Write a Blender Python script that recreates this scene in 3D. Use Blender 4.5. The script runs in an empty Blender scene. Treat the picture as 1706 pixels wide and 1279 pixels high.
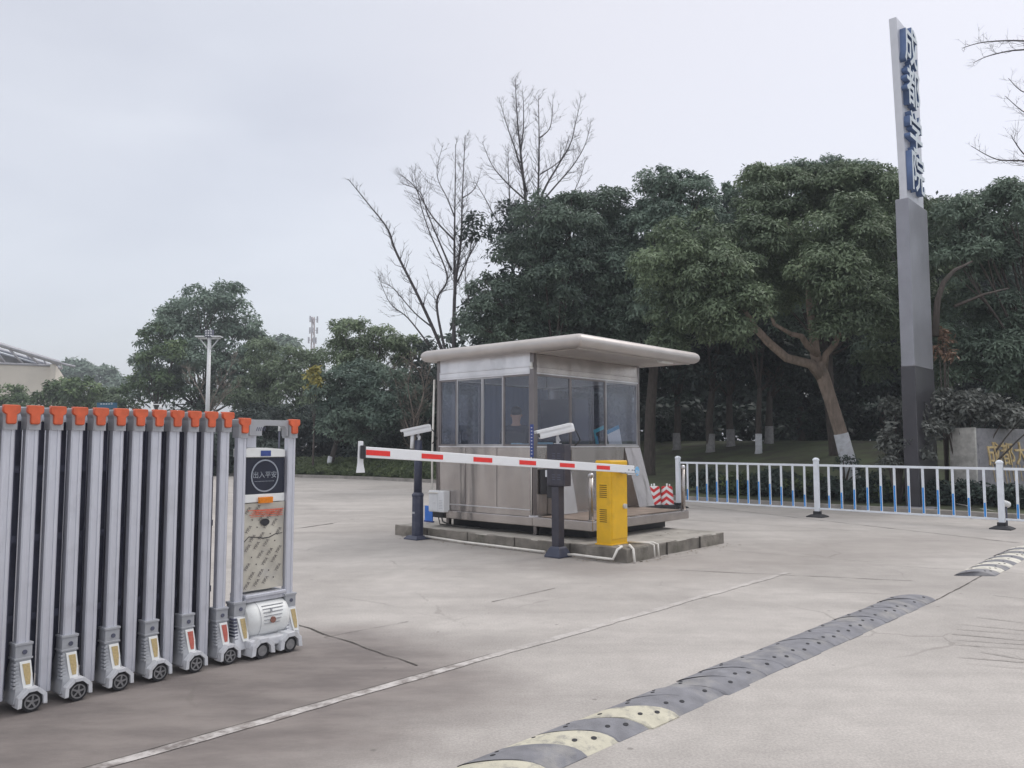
import bpy, bmesh, math, random
import numpy as np
from mathutils import Vector, Matrix
R = math.radians
random.seed(7)
SC = bpy.context.scene
COL = SC.collection

# ------------------------------------------------------------------ camera
F = 1325.0
PITCH = math.atan(99.0 / F)
CAMZ = 1.5
cam_d = bpy.data.cameras.new("camera")
cam = bpy.data.objects.new("camera", cam_d)
COL.objects.link(cam)
cam_d.sensor_width = 36.0
cam_d.lens = 36.0 * F / 1706.0
cam_d.clip_start = 0.05
cam_d.clip_end = 3000
cam.location = (0, 0, CAMZ)
cam.rotation_euler = (R(90) + PITCH, 0, 0)
SC.camera = cam

# ------------------------------------------------------------------ world, sun, exposure
SUN_EL, SUN_AZ = R(48), R(62)        # azimuth measured from +Y towards +X
w = bpy.data.worlds.new("World"); SC.world = w; w.use_nodes = True
nt = w.node_tree; nt.nodes.clear()
out = nt.nodes.new("ShaderNodeOutputWorld")
sky = nt.nodes.new("ShaderNodeTexSky"); sky.sky_type = 'NISHITA'; sky.sun_disc = False
sky.sun_elevation = SUN_EL; sky.sun_rotation = SUN_AZ
bg1 = nt.nodes.new("ShaderNodeBackground"); bg1.inputs[1].default_value = 0.05
nt.links.new(sky.outputs[0], bg1.inputs[0])
# overcast cloud layer, seen through a soft noise over the sky dome
tc = nt.nodes.new("ShaderNodeTexCoord")
mp = nt.nodes.new("ShaderNodeMapping"); mp.inputs['Scale'].default_value = (1.0, 1.0, 3.2)
nt.links.new(tc.outputs['Generated'], mp.inputs[0])
nz = nt.nodes.new("ShaderNodeTexNoise"); nz.inputs['Scale'].default_value = 1.7; nz.inputs['Detail'].default_value = 4.5
nz.inputs['Roughness'].default_value = 0.5; nz.inputs['Distortion'].default_value = 0.25
nt.links.new(mp.outputs[0], nz.inputs['Vector'])
rp = nt.nodes.new("ShaderNodeValToRGB")
rp.color_ramp.elements[0].position = 0.34; rp.color_ramp.elements[0].color = (0.645, 0.64, 0.672, 1)
rp.color_ramp.elements[1].position = 0.68; rp.color_ramp.elements[1].color = (0.79, 0.785, 0.805, 1)
nt.links.new(nz.outputs[0], rp.inputs[0])
# brighter towards the hidden sun
sep = nt.nodes.new("ShaderNodeVectorMath"); sep.operation = 'DOT_PRODUCT'
nt.links.new(tc.outputs['Generated'], sep.inputs[0])
sd = (math.sin(R(22)) * math.cos(R(22)), math.cos(R(22)) * math.cos(R(22)), math.sin(R(22)))
sep.inputs[1].default_value = sd
mr = nt.nodes.new("ShaderNodeMapRange"); mr.interpolation_type = 'SMOOTHSTEP'
mr.inputs['From Min'].default_value = 0.78; mr.inputs['From Max'].default_value = 1.0
mr.inputs['To Min'].default_value = 0.0; mr.inputs['To Max'].default_value = 1.0
nt.links.new(sep.outputs['Value'], mr.inputs[0])
mxg = nt.nodes.new("ShaderNodeMix"); mxg.data_type = 'RGBA'
nt.links.new(mr.outputs[0], mxg.inputs[0])
nt.links.new(rp.outputs[0], mxg.inputs[6])
mxg.inputs[7].default_value = (0.84, 0.80, 0.80, 1)
bg2 = nt.nodes.new("ShaderNodeBackground"); bg2.inputs[1].default_value = 0.90
# an overcast sky is brightest overhead
spz = nt.nodes.new("ShaderNodeSeparateXYZ"); nt.links.new(tc.outputs['Generated'], spz.inputs[0])
mrz = nt.nodes.new("ShaderNodeMapRange"); mrz.interpolation_type = 'SMOOTHSTEP'
mrz.inputs['From Min'].default_value = 0.50; mrz.inputs['From Max'].default_value = 0.95
nt.links.new(spz.outputs[2], mrz.inputs[0])
zen = nt.nodes.new("ShaderNodeMix"); zen.data_type = 'RGBA'
nt.links.new(mrz.outputs[0], zen.inputs[0]); nt.links.new(mxg.outputs[2], zen.inputs[6])
zen.inputs[7].default_value = (1.70, 1.66, 1.60, 1)
nt.links.new(zen.outputs[2], bg2.inputs[0])
add = nt.nodes.new("ShaderNodeAddShader")
nt.links.new(bg1.outputs[0], add.inputs[0]); nt.links.new(bg2.outputs[0], add.inputs[1])
nt.links.new(add.outputs[0], out.inputs[0])

sl = bpy.data.lights.new("sun", 'SUN'); sl.energy = 1.0; sl.angle = R(30); sl.color = (1.0, 0.95, 0.90)
so = bpy.data.objects.new("sun", sl); COL.objects.link(so)
sdir = Vector((math.sin(SUN_AZ) * math.cos(SUN_EL), math.cos(SUN_AZ) * math.cos(SUN_EL), math.sin(SUN_EL)))
so.rotation_euler = sdir.to_track_quat('Z', 'Y').to_euler()

SC.view_settings.view_transform = 'Standard'
SC.view_settings.look = 'None'
SC.view_settings.gamma = 1.0
SC.view_settings.exposure = 0.0
SC.render.engine = 'CYCLES'
SC.cycles.max_bounces = 6
SC.cycles.diffuse_bounces = 3
SC.cycles.glossy_bounces = 3
SC.cycles.transmission_bounces = 4
SC.cycles.transparent_max_bounces = 8
SC.cycles.volume_bounces = 0

# ------------------------------------------------------------------ pixel <-> world
CT, ST = math.cos(PITCH), math.sin(PITCH)
def ray(px, py):
    a, b = (px - 853.0) / F, (639.5 - py) / F
    return Vector((a, CT - b * ST, ST + b * CT))
def G(px, py, z=0.0):
    d = ray(px, py); t = (z - CAMZ) / d.z
    return Vector((0, 0, CAMZ)) + d * t
def P(px, py, Y):
    d = ray(px, py); t = Y / d.y
    return Vector((0, 0, CAMZ)) + d * t

# ------------------------------------------------------------------ materials
def lin(c):
    return tuple(((x / 255.0) / 12.92 if x / 255.0 <= 0.04045 else ((x / 255.0 + 0.055) / 1.055) ** 2.4) for x in c)
def mat(name, col, rough=0.5, metal=0.0, var=0.0, vscale=8.0, bump=0.0, bscale=60.0, dirt=None, dscale=3.0, damt=0.0,
        stretch=None, emis=None, spec=0.5):
    m = bpy.data.materials.new(name); m.use_nodes = True
    n = m.node_tree; b = n.nodes["Principled BSDF"]
    b.inputs['Roughness'].default_value = rough; b.inputs['Metallic'].default_value = metal
    b.inputs['Specular IOR Level'].default_value = spec
    c = tuple(col) + (1,)
    b.inputs['Base Color'].default_value = c
    t = n.nodes.new("ShaderNodeTexCoord")
    src = t.outputs['Object']
    if stretch:
        mpp = n.nodes.new("ShaderNodeMapping"); mpp.inputs['Scale'].default_value = stretch
        n.links.new(src, mpp.inputs[0]); src = mpp.outputs[0]
    last = None
    if var > 0:
        z = n.nodes.new("ShaderNodeTexNoise"); z.inputs['Scale'].default_value = vscale; z.inputs['Detail'].default_value = 6
        n.links.new(src, z.inputs['Vector'])
        r = n.nodes.new("ShaderNodeMapRange"); r.inputs['From Min'].default_value = 0.3; r.inputs['From Max'].default_value = 0.7
        r.inputs['To Min'].default_value = 1 - var; r.inputs['To Max'].default_value = 1 + var
        n.links.new(z.outputs[0], r.inputs[0])
        x = n.nodes.new("ShaderNodeMix"); x.data_type = 'RGBA'; x.blend_type = 'MULTIPLY'; x.inputs[0].default_value = 1
        x.inputs[6].default_value = c
        n.links.new(r.outputs[0], x.inputs[7]); last = x.outputs[2]
    if dirt:
        z = n.nodes.new("ShaderNodeTexNoise"); z.inputs['Scale'].default_value = dscale; z.inputs['Detail'].default_value = 8
        z.inputs['Roughness'].default_value = 0.65
        n.links.new(t.outputs['Object'], z.inputs['Vector'])
        r = n.nodes.new("ShaderNodeMapRange"); r.inputs['From Min'].default_value = 0.5; r.inputs['From Max'].default_value = 0.72
        r.inputs['To Max'].default_value = damt
        n.links.new(z.outputs[0], r.inputs[0])
        x = n.nodes.new("ShaderNodeMix"); x.data_type = 'RGBA'
        n.links.new(r.outputs[0], x.inputs[0])
        if last: n.links.new(last, x.inputs[6])
        else: x.inputs[6].default_value = c
        x.inputs[7].default_value = tuple(dirt) + (1,)
        last = x.outputs[2]
    if last: n.links.new(last, b.inputs['Base Color'])
    if bump > 0:
        z = n.nodes.new("ShaderNodeTexNoise"); z.inputs['Scale'].default_value = bscale; z.inputs['Detail'].default_value = 5
        n.links.new(src, z.inputs['Vector'])
        bm = n.nodes.new("ShaderNodeBump"); bm.inputs['Strength'].default_value = bump; bm.inputs['Distance'].default_value = 0.01
        n.links.new(z.outputs[0], bm.inputs['Height']); n.links.new(bm.outputs[0], b.inputs['Normal'])
    if emis:
        b.inputs['Emission Color'].default_value = tuple(emis[0]) + (1,); b.inputs['Emission Strength'].default_value = emis[1]
    return m

M = {}
M['alu'] = mat("brushed_aluminium", (0.60, 0.61, 0.67), 0.42, 0.45, 0.07, 14, 0.06, 30, stretch=(40, 40, 0.6), dirt=(0.40, 0.40, 0.43), dscale=5, damt=0.35)
M['steel_dark'] = mat("dark_link_steel", (0.10, 0.105, 0.15), 0.6, 0.2, 0.3, 6)
M['plastic_grey'] = mat("grey_plastic", (0.36, 0.37, 0.395), 0.5, 0, 0.08, 12, dirt=(0.2, 0.19, 0.18), dscale=12, damt=0.35)
M['plastic_light'] = mat("light_grey_plastic", (0.60, 0.61, 0.64), 0.42, 0, 0.06, 12, dirt=(0.34, 0.32, 0.29), dscale=14, damt=0.5)
M['plastic_white'] = mat("white_plastic", (0.76, 0.77, 0.76), 0.4, 0, 0.04, 9, dirt=(0.42, 0.40, 0.36), dscale=9, damt=0.4)
M['orange'] = mat("orange_plastic", (0.62, 0.115, 0.045), 0.42, 0, 0.18, 16, dirt=(0.38, 0.09, 0.05), dscale=10, damt=0.6)
M['rubber'] = mat("black_rubber", (0.03, 0.03, 0.034), 0.75, 0, 0.3, 20, 0.1, 80)
M['wheel_rim'] = mat("wheel_rim_metal", (0.30, 0.30, 0.31), 0.45, 0.7, 0.2, 30)
M['refl_y'] = mat("amber_reflector", (0.46, 0.35, 0.17), 0.35, 0, 0.15, 90, 0.3, 200)
M['refl_r'] = mat("red_reflector", (0.46, 0.115, 0.085), 0.35, 0, 0.15, 90, 0.3, 200)
M['screen'] = mat("display_glass", (0.022, 0.026, 0.045), 0.16, 0, 0.2, 6)
M['screen_mark'] = mat("display_marks", (0.30, 0.33, 0.38), 0.4)
M['blue_dark'] = mat("dark_blue_sticker", (0.035, 0.065, 0.25), 0.45, 0, 0.2, 40)
M['amber'] = mat("amber_lens", (0.80, 0.26, 0.02), 0.25, 0, 0.15, 60)
M['film'] = mat("protective_film", (0.53, 0.50, 0.43), 0.35, 0.15, 0.10, 8, 0.25, 7, dirt=(0.34, 0.34, 0.36), dscale=3.5, damt=0.55)
M['ink'] = mat("printed_ink", (0.13, 0.12, 0.12), 0.6)
M['ink_red'] = mat("red_ink", (0.66, 0.14, 0.08), 0.6)
M['white_paint'] = mat("white_paint", (0.80, 0.81, 0.83), 0.35, 0, 0.03, 5, dirt=(0.5, 0.48, 0.45), dscale=5, damt=0.25)
M['fence_white'] = mat("fence_white_paint", (0.78, 0.82, 0.88), 0.35, 0, 0.04, 5, dirt=(0.5, 0.5, 0.48), dscale=4, damt=0.3)
M['fence_blue'] = mat("fence_blue_strip", (0.02, 0.28, 0.78), 0.4, 0, 0.1, 20)
M['red_paint'] = mat("red_reflective_tape", (0.78, 0.035, 0.03), 0.4, 0, 0.08, 30)
M['black_plastic'] = mat("black_plastic", (0.025, 0.025, 0.03), 0.55, 0, 0.2, 12)
M['pole_blue'] = mat("dark_blue_pole_paint", (0.043, 0.05, 0.085), 0.42, 0, 0.15, 8, dirt=(0.12, 0.12, 0.13), dscale=8, damt=0.35)
M['cab_dark'] = mat("dark_cabinet_paint", (0.045, 0.043, 0.06), 0.5, 0, 0.12, 8, dirt=(0.12, 0.11, 0.11), dscale=7, damt=0.35)
M['yellow'] = mat("yellow_enamel", (0.80, 0.46, 0.012), 0.33, 0, 0.07, 6, dirt=(0.48, 0.28, 0.04), dscale=5, damt=0.4)
M['slot'] = mat("vent_slot", (0.17, 0.10, 0.01), 0.8)
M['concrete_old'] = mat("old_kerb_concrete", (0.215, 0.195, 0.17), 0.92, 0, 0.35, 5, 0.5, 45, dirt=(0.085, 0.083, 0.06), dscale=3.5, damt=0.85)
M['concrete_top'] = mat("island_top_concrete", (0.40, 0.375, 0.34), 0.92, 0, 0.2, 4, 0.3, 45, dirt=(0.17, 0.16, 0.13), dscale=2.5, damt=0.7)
M['pvc'] = mat("white_pvc", (0.74, 0.71, 0.66), 0.4, 0, 0.08, 10, dirt=(0.45, 0.4, 0.33), dscale=7, damt=0.5)
M['cable'] = mat("black_cable", (0.02, 0.02, 0.02), 0.5)
M['desk'] = mat("dull_desk", (0.30, 0.27, 0.25), 0.6, 0, 0.1, 4)
M['teal'] = mat("teal_board", (0.02, 0.42, 0.52), 0.4, 0, 0.08, 10)
M['teal2'] = mat("blue_board_heading", (0.05, 0.30, 0.52), 0.4)
M['paper'] = mat("paper", (0.72, 0.74, 0.78), 0.6, 0, 0.05, 20)
M['sky_box'] = mat("light_blue_carton", (0.42, 0.64, 0.78), 0.6, 0, 0.12, 14)
M['blue_box'] = mat("blue_plastic", (0.03, 0.17, 0.62), 0.45, 0, 0.12, 12)
M['curtain'] = mat("bluish_curtain", (0.16, 0.20, 0.30), 0.85, 0, 0.12, 5, 0.3, 8, stretch=(8, 8, 0.6))
M['uniform'] = mat("dark_uniform", (0.02, 0.021, 0.036), 0.85, 0, 0.2, 14, 0.2, 60)
M['skin'] = mat("skin", (0.46, 0.27, 0.19), 0.55, 0, 0.06, 18)
M['hair'] = mat("black_hair", (0.012, 0.011, 0.012), 0.6)
M['granite'] = mat("grey_granite", (0.27, 0.262, 0.28), 0.55, 0, 0.18, 9, 0.08, 90, dirt=(0.11, 0.11, 0.12), dscale=2.2, damt=0.6)
M['granite_end'] = mat("pale_stone_edge", (0.52, 0.505, 0.475), 0.8, 0, 0.18, 9, 0.15, 60, dirt=(0.20, 0.19, 0.17), dscale=3, damt=0.7)
M['gold'] = mat("faded_gold_paint", (0.72, 0.54, 0.27), 0.55, 0, 0.25, 14)
M['pylon_pale'] = mat("pylon_pale_metal", (0.60, 0.61, 0.65), 0.4, 0.25, 0.05, 2, dirt=(0.42, 0.42, 0.44), dscale=1.2, damt=0.5)
M['pylon_grey'] = mat("pylon_grey_metal", (0.27, 0.27, 0.30), 0.35, 0.4, 0.12, 1.5, dirt=(0.22, 0.23, 0.24), dscale=1.0, damt=0.7)
M['pylon_dark'] = mat("pylon_dark_stone", (0.05, 0.048, 0.056), 0.3, 0, 0.15, 3)
M['letter_blue'] = mat("letter_blue", (0.095, 0.155, 0.31), 0.5, 0, 0.15, 3)
M['letter_face'] = mat("letter_pale_face", (0.62, 0.68, 0.72), 0.5, 0, 0.08, 3)
M['bldg'] = mat("cream_wall", (0.62, 0.57, 0.49), 0.85, 0, 0.06, 0.4, dirt=(0.5, 0.46, 0.40), dscale=0.5, damt=0.5)
M['truss'] = mat("grey_truss_metal", (0.42, 0.42, 0.45), 0.5, 0.3, 0.1, 0.5)
M['glass_roof'] = mat("roof_sheet", (0.30, 0.32, 0.38), 0.3, 0.3, 0.15, 1)
M['bark'] = mat("grey_brown_bark", (0.085, 0.07, 0.062), 0.9, 0, 0.3, 6, 0.6, 30, stretch=(3, 3, 0.7), dirt=(0.07, 0.07, 0.055), dscale=2, damt=0.6)
M['bark_tan'] = mat("smooth_tan_bark", (0.30, 0.235, 0.19), 0.9, 0, 0.25, 5, 0.6, 25, stretch=(3, 3, 0.7), dirt=(0.14, 0.115, 0.095), dscale=2, damt=0.7)
M['bark_bare'] = mat("grey_winter_bark", (0.075, 0.068, 0.072), 0.9, 0, 0.2, 6)
M['bark_pale'] = mat("pale_dry_twigs", (0.24, 0.20, 0.17), 0.9, 0, 0.2, 6)
M['lime'] = mat("lime_wash", (0.66, 0.67, 0.70), 0.9, 0, 0.12, 8, 0.2, 40, dirt=(0.35, 0.33, 0.3), dscale=6, damt=0.5)
M['lime_shaded'] = mat('shaded_lime_wash', (0.30, 0.29, 0.29), 0.9, 0, 0.2, 8, 0.2, 40)  # darker copy of the lime wash, shade on the dim feet painted in
M['bump_grey'] = mat("rubber_hump_grey", (0.215, 0.215, 0.235), 0.9, 0, 0.2, 9, 0.5, 140, dirt=(0.36, 0.345, 0.325), dscale=4, damt=0.8)
M['bump_yellow'] = mat("rubber_hump_yellow", (0.54, 0.51, 0.41), 0.85, 0, 0.1, 12, 0.4, 120, dirt=(0.24, 0.23, 0.22), dscale=14, damt=1.0)
M['bump_white'] = mat("rubber_hump_white", (0.66, 0.63, 0.56), 0.8, 0, 0.08, 12, 0.3, 120, dirt=(0.25, 0.24, 0.22), dscale=9, damt=0.9)
M['hole'] = mat("bolt_hole", (0.035, 0.035, 0.04), 0.9)
M['kerb'] = mat("kerb_stone", (0.30, 0.28, 0.26), 0.9, 0, 0.2, 3, 0.3, 40, dirt=(0.12, 0.12, 0.1), dscale=2, damt=0.7)
M['crack'] = mat("dark_joint_gap", (0.085, 0.078, 0.07), 0.95, 0, 0.3, 20)
M['lamp_white'] = mat("white_lamp_metal", (0.74, 0.75, 0.76), 0.4)
M['mast'] = mat("red_white_mast", (0.40, 0.35, 0.36), 0.6)
M['groove'] = mat('shallow_groove', (0.31, 0.285, 0.265), 0.95, 0, 0.4, 30)
M['leaf_litter'] = mat('dry_leaf_litter', (0.16, 0.12, 0.075), 0.9, 0, 0.4, 20)
M['soil'] = mat("bare_soil", (0.10, 0.085, 0.07), 0.95, 0, 0.3, 3, 0.4, 20)
M['sign_teal'] = mat("road_sign_face", (0.02, 0.12, 0.22), 0.5)

def stainless(name, col, rough):
    m = bpy.data.materials.new(name); m.use_nodes = True
    n = m.node_tree; b = n.nodes["Principled BSDF"]; L = n.links
    b.inputs['Metallic'].default_value = 0.88
    t = n.nodes.new("ShaderNodeTexCoord")
    mpp = n.nodes.new("ShaderNodeMapping"); mpp.inputs['Scale'].default_value = (0.7, 0.7, 120)
    L.new(t.outputs['Object'], mpp.inputs[0])
    z = n.nodes.new("ShaderNodeTexNoise"); z.inputs['Scale'].default_value = 1.5; z.inputs['Detail'].default_value = 5
    L.new(mpp.outputs[0], z.inputs['Vector'])
    z2 = n.nodes.new("ShaderNodeTexNoise"); z2.inputs['Scale'].default_value = 2.2; z2.inputs['Detail'].default_value = 5
    L.new(t.outputs['Object'], z2.inputs['Vector'])
    cr = n.nodes.new("ShaderNodeValToRGB")
    cr.color_ramp.elements[0].position = 0.3; cr.color_ramp.elements[0].color = tuple(c * 0.82 for c in col) + (1,)
    cr.color_ramp.elements[1].position = 0.7; cr.color_ramp.elements[1].color = tuple(min(1, c * 1.1) for c in col) + (1,)
    L.new(z2.outputs[0], cr.inputs[0]); L.new(cr.outputs[0], b.inputs['Base Color'])
    r = n.nodes.new("ShaderNodeMapRange"); r.inputs['To Min'].default_value = rough - 0.02; r.inputs['To Max'].default_value = rough + 0.04
    b.inputs['Roughness'].default_value = rough
    z3 = n.nodes.new("ShaderNodeTexNoise"); z3.inputs['Scale'].default_value = 1.6; z3.inputs['Detail'].default_value = 1.5
    mp3 = n.nodes.new('ShaderNodeMapping'); mp3.inputs['Scale'].default_value = (2.6, 2.6, 0.45); L.new(t.outputs['Object'], mp3.inputs[0]); L.new(mp3.outputs[0], z3.inputs['Vector'])
    mx = n.nodes.new("ShaderNodeMath"); mx.operation = 'MULTIPLY_ADD'; mx.inputs[1].default_value = 0.0
    L.new(z.outputs[0], mx.inputs[0]); L.new(z3.outputs[0], mx.inputs[2])
    bm = n.nodes.new("ShaderNodeBump"); bm.inputs['Strength'].default_value = 0.6; bm.inputs['Distance'].default_value = 0.05
    L.new(mx.outputs[0], bm.inputs['Height']); L.new(bm.outputs[0], b.inputs['Normal'])
    return m
M['ss'] = stainless("stainless_sheet", (0.45, 0.415, 0.395), 0.26)
M['ss_pale'] = stainless("stainless_pale", (0.70, 0.69, 0.71), 0.36)
M['ss_dark'] = stainless("stainless_frame", (0.22, 0.20, 0.20), 0.3)
M['ss_mid'] = stainless('stainless_window_frame', (0.42, 0.41, 0.42), 0.35)
M['ss_roof'] = mat("roof_edge_metal", (0.50, 0.468, 0.45), 0.42, 0.45, 0.08, 3, 0.03, 10, dirt=(0.40, 0.36, 0.33), dscale=2.5, damt=0.4)

def glass(name, tint=(0.90, 0.92, 0.95), refl=0.05):
    m = bpy.data.materials.new(name); m.use_nodes = True
    n = m.node_tree; n.nodes.clear(); L = n.links
    o = n.nodes.new("ShaderNodeOutputMaterial")
    tr = n.nodes.new("ShaderNodeBsdfTransparent"); tr.inputs[0].default_value = tint + (1,)
    gl = n.nodes.new("ShaderNodeBsdfGlossy"); gl.inputs['Roughness'].default_value = 0.03; gl.inputs[0].default_value = (0.9, 0.92, 1, 1)
    df = n.nodes.new("ShaderNodeBsdfDiffuse"); df.inputs[0].default_value = (0.22, 0.23, 0.30, 1)
    lw = n.nodes.new("ShaderNodeLayerWeight"); lw.inputs[0].default_value = 0.5
    fr = n.nodes.new("ShaderNodeMath"); fr.operation = 'POWER'; fr.inputs[1].default_value = 4.0; L.new(lw.outputs['Facing'], fr.inputs[0])
    m1 = n.nodes.new("ShaderNodeMixShader"); m2 = n.nodes.new("ShaderNodeMixShader")
    ma = n.nodes.new("ShaderNodeMath"); ma.operation = 'ADD'; ma.inputs[1].default_value = 0.05
    L.new(fr.outputs[0], ma.inputs[0]); L.new(ma.outputs[0], m1.inputs[0])
    L.new(tr.outputs[0], m1.inputs[1]); L.new(gl.outputs[0], m1.inputs[2])
    m2.inputs[0].default_value = refl
    L.new(m1.outputs[0], m2.inputs[1]); L.new(df.outputs[0], m2.inputs[2])
    L.new(m2.outputs[0], o.inputs[0])
    return m
M['glass'] = glass("window_glass")

def leafmat(name, dark, light, tip=None):
    m = bpy.data.materials.new(name); m.use_nodes = True
    n = m.node_tree; b = n.nodes["Principled BSDF"]; L = n.links
    b.inputs['Roughness'].default_value = 0.55; b.inputs['Specular IOR Level'].default_value = 0.3
    at = n.nodes.new("ShaderNodeAttribute"); at.attribute_name = "tint"
    cr = n.nodes.new("ShaderNodeValToRGB")
    cr.color_ramp.elements[0].color = tuple(dark) + (1,); cr.color_ramp.elements[1].color = tuple(light) + (1,)
    cr.color_ramp.elements[0].position = 0.1; cr.color_ramp.elements[1].position = 0.85
    if tip:
        e = cr.color_ramp.elements.new(1.0); e.color = tuple(tip) + (1,)
    L.new(at.outputs['Fac'], cr.inputs[0]); L.new(cr.outputs[0], b.inputs['Base Color'])
    tl = n.nodes.new("ShaderNodeBsdfTranslucent"); L.new(cr.outputs[0], tl.inputs[0])
    mx = n.nodes.new("ShaderNodeMixShader"); mx.inputs[0].default_value = 0.22
    o = n.nodes["Material Output"]
    L.new(b.outputs[0], mx.inputs[1]); L.new(tl.outputs[0], mx.inputs[2]); L.new(mx.outputs[0], o.inputs[0])
    return m
M['leaf_camphor'] = leafmat("camphor_leaves", (0.12, 0.16, 0.105), (0.25, 0.32, 0.195), (0.32, 0.38, 0.22))
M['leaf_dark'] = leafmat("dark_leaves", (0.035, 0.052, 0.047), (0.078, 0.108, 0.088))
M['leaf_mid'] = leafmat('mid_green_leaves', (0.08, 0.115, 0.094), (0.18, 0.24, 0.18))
M['leaf_green'] = leafmat("green_leaves", (0.085, 0.135, 0.07), (0.17, 0.24, 0.11), (0.25, 0.30, 0.13))
M['leaf_blue'] = leafmat("bluish_leaves", (0.10, 0.15, 0.122), (0.22, 0.29, 0.225))
M['leaf_grey'] = leafmat("greyish_shrub_leaves", (0.10, 0.11, 0.10), (0.25, 0.26, 0.24), (0.34, 0.36, 0.32))
M['leaf_yellow'] = leafmat("yellow_leaves", (0.30, 0.27, 0.08), (0.50, 0.45, 0.14))
M['leaf_brown'] = leafmat("brown_dead_leaves", (0.16, 0.10, 0.07), (0.36, 0.24, 0.17))
M['leaf_hedge'] = leafmat("hedge_leaves", (0.07, 0.10, 0.05), (0.16, 0.20, 0.09), (0.24, 0.27, 0.14))

# ------------------------------------------------------------------ mesh builder
class MB:
    def __init__(s): s.v = []; s.f = []; s.m = []; s.sm = []
    def add(s, vs, fs, mi=0, smooth=False):
        o = len(s.v); s.v += [tuple(v) for v in vs]
        for f in fs: s.f.append(tuple(i + o for i in f)); s.m.append(mi); s.sm.append(smooth)
    def box(s, x0, x1, y0, y1, z0, z1, mi=0, mx=None):
        vs = [Vector((x, y, z)) for z in (z0, z1) for y in (y0, y1) for x in (x0, x1)]
        if mx is not None: vs = [mx @ v for v in vs]
        s.add(vs, [(0, 2, 3, 1), (4, 5, 7, 6), (0, 1, 5, 4), (2, 6, 7, 3), (0, 4, 6, 2), (1, 3, 7, 5)], mi)
    def loft(s, rings, mi=0, cap=True, smooth=False, closed=True):
        n = len(rings[0]); o = len(s.v)
        for r in rings: s.v += [tuple(p) for p in r]
        fs = []
        for k in range(len(rings) - 1):
            for i in range(n if closed else n - 1):
                j = (i + 1) % n
                s.f.append((o + k * n + i, o + k * n + j, o + (k + 1) * n + j, o + (k + 1) * n + i)); s.m.append(mi); s.sm.append(smooth)
        if cap and closed:
            s.f.append(tuple(o + i for i in reversed(range(n)))); s.m.append(mi); s.sm.append(False)
            s.f.append(tuple(o + (len(rings) - 1) * n + i for i in range(n))); s.m.append(mi); s.sm.append(False)
    def prism(s, poly, d, mi=0):            # poly: 3d points of one face, d: extrusion vector
        d = Vector(d); a = [Vector(p) for p in poly]; b = [p + d for p in a]
        s.loft([a, b], mi)
    def tube(s, pts, rads, n=8, mi=0, smooth=True, cap=True):
        pts = [Vector(p) for p in pts]
        if not hasattr(rads, '__len__'): rads = [rads] * len(pts)
        rings = []; up = None
        for i, p in enumerate(pts):
            d = (pts[min(i + 1, len(pts) - 1)] - pts[max(i - 1, 0)])
            if d.length < 1e-9: d = Vector((0, 0, 1))
            d.normalize()
            if up is None: up = Vector((1, 0, 0)) if abs(d.x) < 0.9 else Vector((0, 1, 0))
            a = (up - d * up.dot(d)).normalized(); b = d.cross(a); up = a
            rings.append([p + (a * math.cos(2 * math.pi * k / n) + b * math.sin(2 * math.pi * k / n)) * rads[i] for k in range(n)])
        s.loft(rings, mi, cap, smooth)
    def cyl(s, c, axis, r, h, n=20, mi=0, r2=None):
        c = Vector(c); a = Vector(axis).normalized()
        s.tube([c, c + a * h], [r, r if r2 is None else r2], n, mi, True)
    def sphere(s, c, r, n=12, m=8, mi=0, sc=(1, 1, 1)):
        rings = []
        for k in range(m + 1):
            t = math.pi * k / m
            rr = max(math.sin(t), 1e-3)
            rings.append([(c[0] + r * sc[0] * rr * math.cos(2 * math.pi * i / n), c[1] + r * sc[1] * rr * math.sin(2 * math.pi * i / n), c[2] - r * sc[2] * math.cos(t)) for i in range(n)])
        s.loft(rings, mi, True, True)
    def build(s, name, mats, parent=None, bevel=0.0, seg=2, loc=None, rot=None):
        me = bpy.data.meshes.new(name)
        me.from_pydata(s.v, [], s.f)
        if not isinstance(mats, (list, tuple)): mats = [mats]
        for mm in mats: me.materials.append(mm)
        me.polygons.foreach_set("material_index", s.m)
        me.polygons.foreach_set("use_smooth", s.sm)
        me.update()
        b = bmesh.new(); b.from_mesh(me); bmesh.ops.recalc_face_normals(b, faces=b.faces)
        if bevel > 0:
            es = [e for e in b.edges if len(e.link_faces) == 2 and e.calc_face_angle(0) > 0.6]
            bmesh.ops.bevel(b, geom=es, offset=bevel, segments=seg, affect='EDGES', clamp_overlap=True, profile=0.5)
        b.to_mesh(me); b.free()
        o = bpy.data.objects.new(name, me); COL.objects.link(o)
        if parent: o.parent = parent
        if loc is not None: o.location = loc
        if rot is not None: o.rotation_euler = rot
        return o

def tag(o, label=None, cat=None, group=None, kind=None):
    if label: o["label"] = label
    if cat: o["category"] = cat
    if group: o["group"] = group
    if kind: o["kind"] = kind
    return o
def empty(name, loc, rz=0.0, label=None, cat=None, group=None):
    o = bpy.data.objects.new(name, None); COL.objects.link(o)
    o.empty_display_size = 0.2
    o.location = loc; o.rotation_euler = (0, 0, rz)
    return tag(o, label, cat, group)
def copy_tree(o, parent=None):
    c = o.copy(); COL.objects.link(c)
    if parent is not None: c.parent = parent
    for ch in [x for x in o.children]: copy_tree(ch, c)
    return c

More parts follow.
